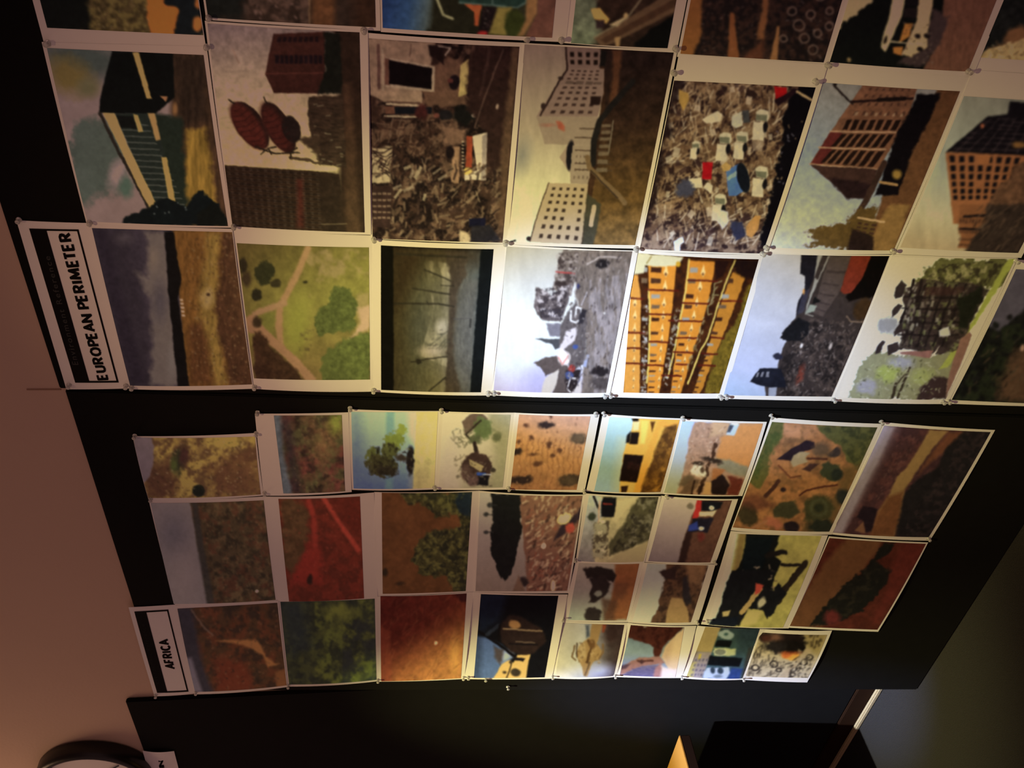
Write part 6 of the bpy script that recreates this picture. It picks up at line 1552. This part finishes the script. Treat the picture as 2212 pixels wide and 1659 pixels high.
pv, pf = lathe([(.0046, .0012), (.0049, .0016), (.0049, .0026), (.0030, .0036), (.0024, .0060), (.0030, .0082), (.0040, .0094), (.0041, .0104), (.0034, .0112)], 14)
nv_, nf = lathe([(.00055, .0), (.00055, .0100)], 6)
pm_ = None
nm_ = None
taken = {}
plan = []
for (x, y) in PINS:
    ds = sorted((min(math.hypot(cx - x, cy - y) for cx, cy in cs), nm) for nm, cs in CORNERS)
    near = [nm for d_, nm in ds if d_ < 34][:2]
    if len(near) == 2:
        near = sorted(near)
        lb = 'clear push pin between %s and %s' % tuple(near)
    elif len(near) == 1:
        cs = dict(CORNERS)[near[0]]
        k = min(range(4), key=lambda i: math.hypot(cs[i][0] - x, cs[i][1] - y))
        lb = 'clear push pin at the %s corner of %s' % (['upper left', 'upper right', 'lower right', 'lower left'][k], near[0])
    elif ds[0][0] < 120:
        lb = 'clear push pin along the edge of %s' % ds[0][1]
    else:
        lb = 'lone clear push pin stuck in bare black board'
    plan.append([x, y, lb])
for lb in {q[2] for q in plan}:
    same = [q for q in plan if q[2] == lb]
    if len(same) == 2:
        a, b_ = same
        if abs(a[0] - b_[0]) >= abs(a[1] - b_[1]):
            a, b_ = sorted(same, key=lambda q: q[0])
            ws = ('left', 'right')
        else:
            a, b_ = sorted(same, key=lambda q: q[1])
            ws = ('upper', 'lower')
        for q, w_ in ((a, ws[0]), (b_, ws[1])):
            q[2] = w_ + ' of two ' + q[2].replace('push pin', 'push pins', 1)
    elif len(same) > 2:
        for q, w_ in zip(sorted(same, key=lambda q: q[0]), ('leftmost', 'second', 'third', 'fourth')):
            q[2] = w_ + ' of the ' + q[2].replace('push pin', 'push pins', 1)
for i, (x, y, lb) in enumerate(plan):
    q = board(x, y, -.009)
    q = np.array([q[0], -.0010, q[2]])
    e_ = bpy.data.objects.new('push_pin', None)
    e_.empty_display_size = .01
    e_.scale = (.86, .86, .9)
    COL.objects.link(e_)
    e_.location = b2w(q)
    # the pin's axis points out of the board, each a little askew
    ax = Vector((rs0.uniform(-.12, .12), -CS, -SN + rs0.uniform(-.12, .12))).normalized()
    e_.rotation_euler = ax.to_track_quat('Z', 'Y').to_euler()
    tag(e_, lb, 'push pin', 'clear push pins holding the sheets')
    if pm_ is None:
        o1 = mesh_obj('pin_head', pv, pf, 'plastic', e_, True)
        o2 = mesh_obj('needle', nv_, nf, 'steel', e_, True)
        pm_, nm_ = o1, o2
    else:
        for src in (pm_, nm_):
            c_ = src.copy()
            COL.objects.link(c_)
            c_.parent = e_

# ------------------------------------------------------------------ wall clock
ck = bpy.data.objects.new('wall_clock', None)
COL.objects.link(ck)
ck.location = (-1.275, -.001, 2.062)
ck.rotation_euler = (math.radians(90), 0, 0)      # local +Z looks into the room
tag(ck, 'round wall clock with thick black rim and white face', 'clock')
R_ = .138
V, Fs = lathe([(R_ * .96, .0), (R_, .004), (R_, .030), (R_ * .985, .040), (R_ * .93, .045), (R_ * .87, .042), (R_ * .85, .030), (R_ * .85, .0)], 56)
mesh_obj('rim', V, Fs[:-2], 'rim', ck, True)
V, Fs = lathe([(R_ * .855, .020), (R_ * .855, .022)], 56)
fc = mesh_obj('clock_face', V, Fs, 'face', ck)
for k in range(12):
    a = math.radians(30 * k)
    ca, sa = math.cos(a), math.sin(a)
    V, Fs = box((-.0022, R_ * .70, .0222), (.0022, R_ * .80, .0230))
    mesh_obj('hour_mark', [(x * ca - y * sa, x * sa + y * ca, z) for x, y, z in V], Fs, 'ink', fc)
for nm, ln, wd, ang, z in (('hour_hand', .062, .006, 55, .025), ('minute_hand', .092, .0045, -140, .028)):
    a = math.radians(ang)
    ca, sa = math.cos(a), math.sin(a)
    V, Fs = box((-wd / 2, -.012, z), (wd / 2, ln, z + .001))
    mesh_obj(nm, [(x * ca - y * sa, x * sa + y * ca, z_) for x, y, z_ in V], Fs, 'rim', ck)

# ------------------------------------------------------------------ low wooden table by the wall
tb = bpy.data.objects.new('side_table', None)
COL.objects.link(tb)
TX, TY, TZ = -1.181, -.055, .55
tb.location = (TX - .45, TY - .35, 0)
tag(tb, 'low table with honey-coloured wooden top at the lower edge of the photo', 'table')


def tpart(name, lo, hi, m_, w=.002):
    o_ = bevel_box(name, np.array(lo) - np.array(tb.location), np.array(hi) - np.array(tb.location), m_, tb, w)
    return o_


tpart('tabletop', (TX - .9, TY - .7, TZ - .004), (TX, TY, TZ), 'desk', .001)
tpart('tabletop_core', (TX - .9, TY - .7, TZ - .030), (TX, TY, TZ - .0042), 'desk_edge')
for (lx, ly) in ((TX - .26, TY - .10), (TX - .84, TY - .10), (TX - .26, TY - .60), (TX - .84, TY - .60)):
    tpart('leg', (lx - .022, ly - .022, 0), (lx + .022, ly + .022, TZ - .031), 'desk_edge')
